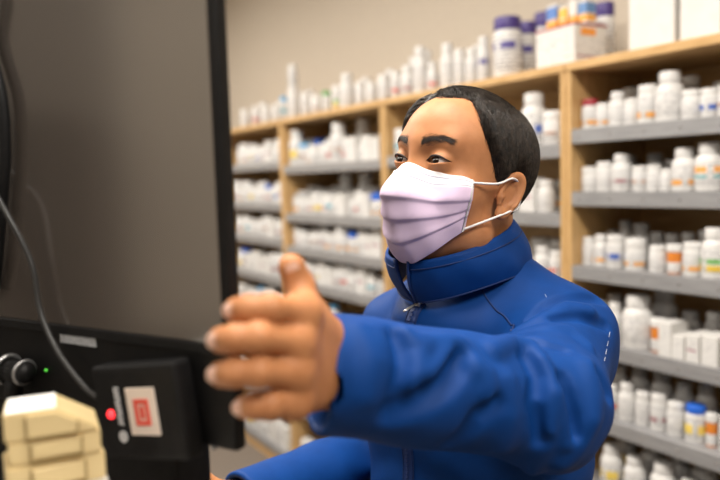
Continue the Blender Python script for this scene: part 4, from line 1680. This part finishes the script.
NA_, NB_ = 96, 110
PLEATS = (.33, .52, .71)
D_, off_, uvs = [], [], []
for i in range(NA_ + 1):
    a = -1 + 2 * i / NA_
    for j in range(NB_ + 1):
        b = j / NB_
        D_.append(mask_dir(a, b))
        amp = (1 - .6 * abs(a)) * .0032
        o_ = 0.0
        for pl in PLEATS:
            pb = .48 + (pl - .48) * (1.05 - .35 * abs(a) ** 1.5) + .012 * math.sin(a * 3 + pl * 9)
            x = b - pb
            if x < 0:
                o_ += amp * math.exp(-((x) / .085) ** 2)          # cloth swells towards the fold above it
            else:
                o_ += amp * (1.25 * math.exp(-(x / .022) ** 2) - .25 * math.exp(-(x / .06) ** 2))
        o_ += .0012 * math.sin(a * 7 + b * 11) * (1 - abs(a)) + .0008 * math.sin(a * 17 - b * 9)
        off_.append(o_)
        uvs.append((i / NA_, b))
D_ = np.array(D_)
R0 = np.full(len(D_), .20)
for _ in range(80):
    pt = MO + D_ * R0[:, None]
    R0 = R0 - .7 * mask_base(pt)
R0 = R0 + np.array(off_)
mp_ = from_head(MO + D_ * R0[:, None])
F = [(i * (NB_ + 1) + j, i * (NB_ + 1) + j + 1, (i + 1) * (NB_ + 1) + j + 1, (i + 1) * (NB_ + 1) + j) for i in range(NA_) for j in range(NB_)]
M_MASK = principled('lilac_mask_cloth', (0.62, 0.47, 0.66), 0.85, spec=0.2)
tcn = nd(M_MASK, 'ShaderNodeUVMap')
spn = nd(M_MASK, 'ShaderNodeSeparateXYZ')
lk(M_MASK, tcn.outputs[0], spn.inputs[0])
crn = nd(M_MASK, 'ShaderNodeValToRGB')
crn.color_ramp.interpolation = 'CONSTANT'
els = crn.color_ramp.elements
LIL, WHT, STI = (0.73, 0.575, 0.76, 1), (0.86, 0.83, 0.86, 1), (0.40, 0.40, 0.52, 1)
els[0].position, els[0].color = 0.0, WHT
els[1].position, els[1].color = 0.045, STI
for pos, c in ((.056, WHT), (.125, STI), (.136, WHT), (.155, LIL)):
    e = els.new(pos)
    e.color = c
lk(M_MASK, spn.outputs['Y'], crn.inputs[0])
lk(M_MASK, crn.outputs[0], bsdf(M_MASK).inputs['Base Color'])
bp_ = nd(M_MASK, 'ShaderNodeBump')
bp_.inputs['Strength'].default_value = .25
bp_.inputs['Distance'].default_value = .001
nz_ = nd(M_MASK, 'ShaderNodeTexNoise')
nz_.inputs['Scale'].default_value = 260
lk(M_MASK, nz_.outputs['Fac'], bp_.inputs['Height'])
lk(M_MASK, bp_.outputs[0], bsdf(M_MASK).inputs['Normal'])
bsdf(M_MASK).inputs['Subsurface Weight'].default_value = 0.0
mask = mesh_obj('face_mask', mp_, F, M_MASK, man, True, uvs)
sd = mask.modifiers.new('thickness', 'SOLIDIFY')
sd.thickness = .0012
sd.offset = -1


def mpt(a, b, off=.0005):
    i = int(round((a + 1) / 2 * NA_))
    j = int(round(b * NB_))
    p = mp_[i * (NB_ + 1) + j]
    return p + nrm(p - from_head(MO)) * off


M_LOOP = principled('white_elastic', (0.82, 0.80, 0.79), 0.7)
for s_ in (1, -1):
    et, eb = from_head((s_ * .083, -.002, .022)), from_head((s_ * .0815, -.006, -.020))
    ek = from_head((s_ * .078, -.026, .012))
    ek2 = from_head((s_ * .078, -.026, -.012))
    mid1 = from_head((s_ * .0795, .022, .011))
    mid2 = from_head((s_ * .0755, .022, -.035))
    pts = smooth_path([mpt(s_ * .97, .05), mid1, et, ek, ek2, eb, mid2, mpt(s_ * .97, .95)], 10)
    V, F = tube_mesh(pts, .0017, 8, flat=.8)
    mesh_obj('ear_loop', V, F, M_LOOP, mask, True)
    # pressed side border of the mask
    side = [mpt(s_ * (.96 + .02 * (j % 2)), b, .0006) for j, b in enumerate(np.linspace(.0, 1.0, 44))]
    tube('side_border', side, .0009, M_MASK if False else M_LOOP, mask, 6)

# ------------------------------------------------------------------ eyes, lids' lashes, brows
def eye_obj(s_):
    c = np.array([s_ * EYE[0], EYE[1], EYE[2]])
    bm = bmesh.new()
    bmesh.ops.create_uvsphere(bm, u_segments=32, v_segments=32, radius=.0124 * HS)
    gaze = nrm(HF * 1.0 + HU * .02 - HL * .02)
    Mx = Vector(gaze).to_track_quat('Z', 'Y').to_matrix().to_4x4()
    bm.transform(Matrix.Translation(Vector(from_head(c))) @ Mx)
    ce = Vector(from_head(c))
    for f in bm.faces:
        a = (f.calc_center_median() - ce).angle(Vector(gaze))
        f.material_index = 2 if a < .21 else (1 if a < .60 else 0)
    o = bm_obj('eye', bm, None, man, True)
    for m in (M_SCLERA, M_IRIS, M_PUPIL):
        o.data.materials.append(m)
    return o


for s_ in (1, -1):
    eye_obj(s_)
    # dark lash line along the upper lid
    pts = []
    for dx in np.linspace(-1.0, 1.03, 16):
        x = EYE[0] + dx * .0150
        z = EYE[2] + .0008 * dx + .0052 * max(0, 1 - abs(dx) ** 2.2) * (1 + .15 * dx)
        rr = .0150
        y = EYE[1] + math.sqrt(max(rr ** 2 - (x - EYE[0]) ** 2 - (z - EYE[2]) ** 2, 1e-6))
        y = min(y, EYE[1] + .0150)
        pts.append(on_surface(lambda p: face_sdf(p), np.array([s_ * x, EYE[1] + .03, z + .0006]), (0, -1, 0), 60, .0002))
    pts = [from_head(p) for p in pts]
    r = [.0006 + .0009 * math.sin(math.pi * i / 15) for i in range(16)]
    V, F = tube_mesh(pts, r, 6)
    mesh_obj('upper_lashes', V, F, M_BROW, man, True)


def strands(name, roots, dirs, lens, sdf, mat, parent, nseg=5, rad=.00032, lift=.0016, curl=0.0, seed=1, field=None):
    """many thin tapered hairs as one mesh, each following the surface of sdf (head space)"""
    rng = np.random.default_rng(seed)
    n = len(roots)
    P_ = [roots]
    d = dirs.copy()
    p = roots.copy()
    e = 5e-4
    for k in range(nseg):
        g = np.stack([sdf(p + np.eye(3)[a] * e) - sdf(p - np.eye(3)[a] * e) for a in range(3)], 1)
        g /= np.linalg.norm(g, axis=1)[:, None] + 1e-9
        if field is not None:
            d = .5 * d + .5 * field(p)
        d = d - (d * g).sum(1)[:, None] * g
        d += rng.normal(0, .06 + curl, d.shape)
        d /= np.linalg.norm(d, axis=1)[:, None] + 1e-9
        p = p + d * (lens / nseg)[:, None]
        t = (k + 1) / nseg
        dd = sdf(p)
        p = p - g * (dd - lift * (.4 + .6 * t) * (1 + .0))[:, None]
        P_.append(p.copy())
    P_ = np.stack(P_, 1)
    V, Q = [], []
    w = P_.shape[1]
    T = np.gradient(P_, axis=1)
    T /= np.linalg.norm(T, axis=2)[..., None] + 1e-9
    a = np.cross(T, np.array([.3, .5, .8]))
    a /= np.linalg.norm(a, axis=2)[..., None] + 1e-9
    b = np.cross(T, a)
    rr = rad * np.linspace(1, .25, w) ** .8
    ring = []
    for k in range(3):
        an = 2 * math.pi * k / 3
        ring.append(P_ + (math.cos(an) * a + math.sin(an) * b) * rr[None, :, None])
    R_3 = np.stack(ring, 2)                       # n, w, 3, xyz
    V = from_head(R_3.reshape(-1, 3))
    base = (np.arange(n) * w * 3)[:, None, None]
    seg = (np.arange(w - 1) * 3)[None, :, None]
    k = np.arange(3)[None, None, :]
    q = np.stack([base + seg + k, base + seg + (k + 1) % 3, base + seg + 3 + (k + 1) % 3, base + seg + 3 + k], -1).reshape(-1, 4)
    return V, q


rng = np.random.default_rng(5)
for s_ in (1, -1):
    n = 330
    t = rng.random(n)
    x = .012 + .037 * t
    zc = .0455 + .0030 * np.sin(t * 2.6) + .0065 * t - .002 * t ** 3
    z = zc + rng.normal(0, 1, n) * (.0027 * (1 - .5 * t))
    r0 = np.stack([s_ * x, np.full(n, .14), z], 1)
    for _ in range(60):
        r0[:, 1] -= face_sdf(r0) * .8
    dd = np.stack([np.full(n, s_ * .8), np.full(n, -.2), .45 - .7 * t], 1)
    V, Q = strands('eyebrow', r0, dd, np.full(n, .0075), face_sdf, M_BROW, man, 3, .00030, .0007, .08, 7 + s_)
    fast_mesh('eyebrow', V, Q, M_BROW, man)

# ------------------------------------------------------------------ hair
AZ = np.radians([0, 22, 32, 40, 50, 58, 65, 72, 79, 86, 95, 104, 112, 125, 150, 180])
HZ = np.array([.108, .112, .108, .088, .062, .042, .024, .010, .008, .026, .034, .026, -.006, -.050, -.070, -.074])


def hairline(q):
    """height above the hairline, head space"""
    az = np.arctan2(np.abs(q[:, 0]), q[:, 1] + .012) + np.where(q[:, 0] < 0, .22, 0) * np.clip(q[:, 2] / .05, 0, 1)
    return q[:, 2] - np.interp(az, AZ, HZ)


def hair_thick(q):
    h = hairline(q)
    top = np.clip((q[:, 2] - .03) / .08, 0, 1)
    back = np.clip((-q[:, 1] - .02) / .05, 0, 1)
    full = .0055 + .0020 * top + .0025 * back
    return -.004 + (full + .004) * np.clip(h / .022, 0, 1) ** .6


def hair_sdf(q):
    return skull_sdf(q) - hair_thick(q)


def hair_shell(p):
    q = to_head(p)
    d = hair_sdf(q)
    d = np.maximum(d, -hairline(q) - .001)
    # slight clumps
    d = d + .0007 * np.sin(q[:, 0] * 190 + 30 * q[:, 1]) * np.sin(q[:, 1] * 150 + 3 * np.sin(q[:, 2] * 90))
    return d * HS


v, q = mesh_sdf(hair_shell, axis((HO[0] - .15, HO[0] + .15, .0022)), axis((HO[1] - .15, HO[1] + .15, .0022)), axis((HO[2] - .09, HO[2] + .18, .0022)))
hair = fast_mesh('hair', v, q, M_HAIR, man)
hv = to_head(v)
crown = np.array([.012, -.060, .130])


def flow(q):
    d = q - crown
    d = d / (np.linalg.norm(d, axis=1)[:, None] + 1e-6)
    fr = np.clip((q[:, 1] - .0) / .06, 0, 1)[:, None] * np.clip((q[:, 2] - .07) / .03, 0, 1)[:, None]
    side = np.stack([np.sign(q[:, 0] + .030) * 1.0, np.full(len(q), .25), np.full(len(q), -.35)], 1)
    d = d * (1 - .75 * fr) + side * .75 * fr
    down = np.stack([np.zeros(len(q)), np.full(len(q), -.25), np.full(len(q), -1.0)], 1)
    sd_ = np.clip((np.abs(q[:, 0]) - .05) / .02, 0, 1)[:, None]
    d = d * (1 - .6 * sd_) + down * .6 * sd_
    return d / (np.linalg.norm(d, axis=1)[:, None] + 1e-6)


ok = hairline(hv) > .003
cand = hv[ok]
sel = rng.choice(len(cand), 12000, replace=True)
r0 = cand[sel] + rng.normal(0, .0009, (len(sel), 3))
lens = rng.uniform(.016, .034, len(sel))
edge = hv[(hairline(hv) > -.004) & (hairline(hv) < .010)]
r1 = edge[rng.choice(len(edge), 1100, replace=True)] + rng.normal(0, .0016, (1100, 3))
def flow_edge(q):
    d = flow(q) + np.array([0, -1.3, -.25])
    return d / (np.linalg.norm(d, axis=1)[:, None] + 1e-6)


V, Q = strands('hair', r1, flow_edge(r1), rng.uniform(.010, .022, len(r1)), skull_sdf, M_HAIR, man, 5, .00034, .0016, .08, 9, flow_edge)
fast_mesh('hairline_wisps', V, Q, M_HAIR, hair)
V, Q = strands('hair', r0, flow(r0), lens, hair_sdf, M_HAIR, man, 5, .00048, .0038, .12, 3, flow)
fast_mesh('hair_strands', V, Q, M_HAIR, hair)

# finger nails of the pointing hand
for nme in ('index', 'middle', 'ring', 'little', 'thumb'):
    j = HAND_L[nme]
    T = nrm(j[3] - j[2])
    view = nrm(np.array([0, 0, CAM_Z]) - j[3])
    dors = nrm(view - T * (view @ T)) if nme != 'thumb' else nrm(np.cross(T, np.array([0, 1, 0])) * 0 + view - T * (view @ T))
    sde = nrm(np.cross(T, dors))
    r = FR_[nme][3]
    V, F = [], []
    for a in range(7):
        for b in range(7):
            u, w_ = (a / 6 - .5) * 1.5, (b / 6)
            wid = 1.0 if w_ < .75 else 1 - (w_ - .75) * 1.2
            an = u * .72 * wid
            V.append(j[3] + T * (-.004 + .0105 * w_) + (sde * math.sin(an) + dors * math.cos(an)) * (r * (1.075 - .16 * max(0, w_ - .35) ** 2) * (1.0 if w_ < .6 else 1 - .25 * (w_ - .6))))
    F = [(a * 7 + b, a * 7 + b + 1, (a + 1) * 7 + b + 1, (a + 1) * 7 + b) for a in range(6) for b in range(6)]
    mesh_obj('finger_nail', V, F, M_NAIL, man, True)
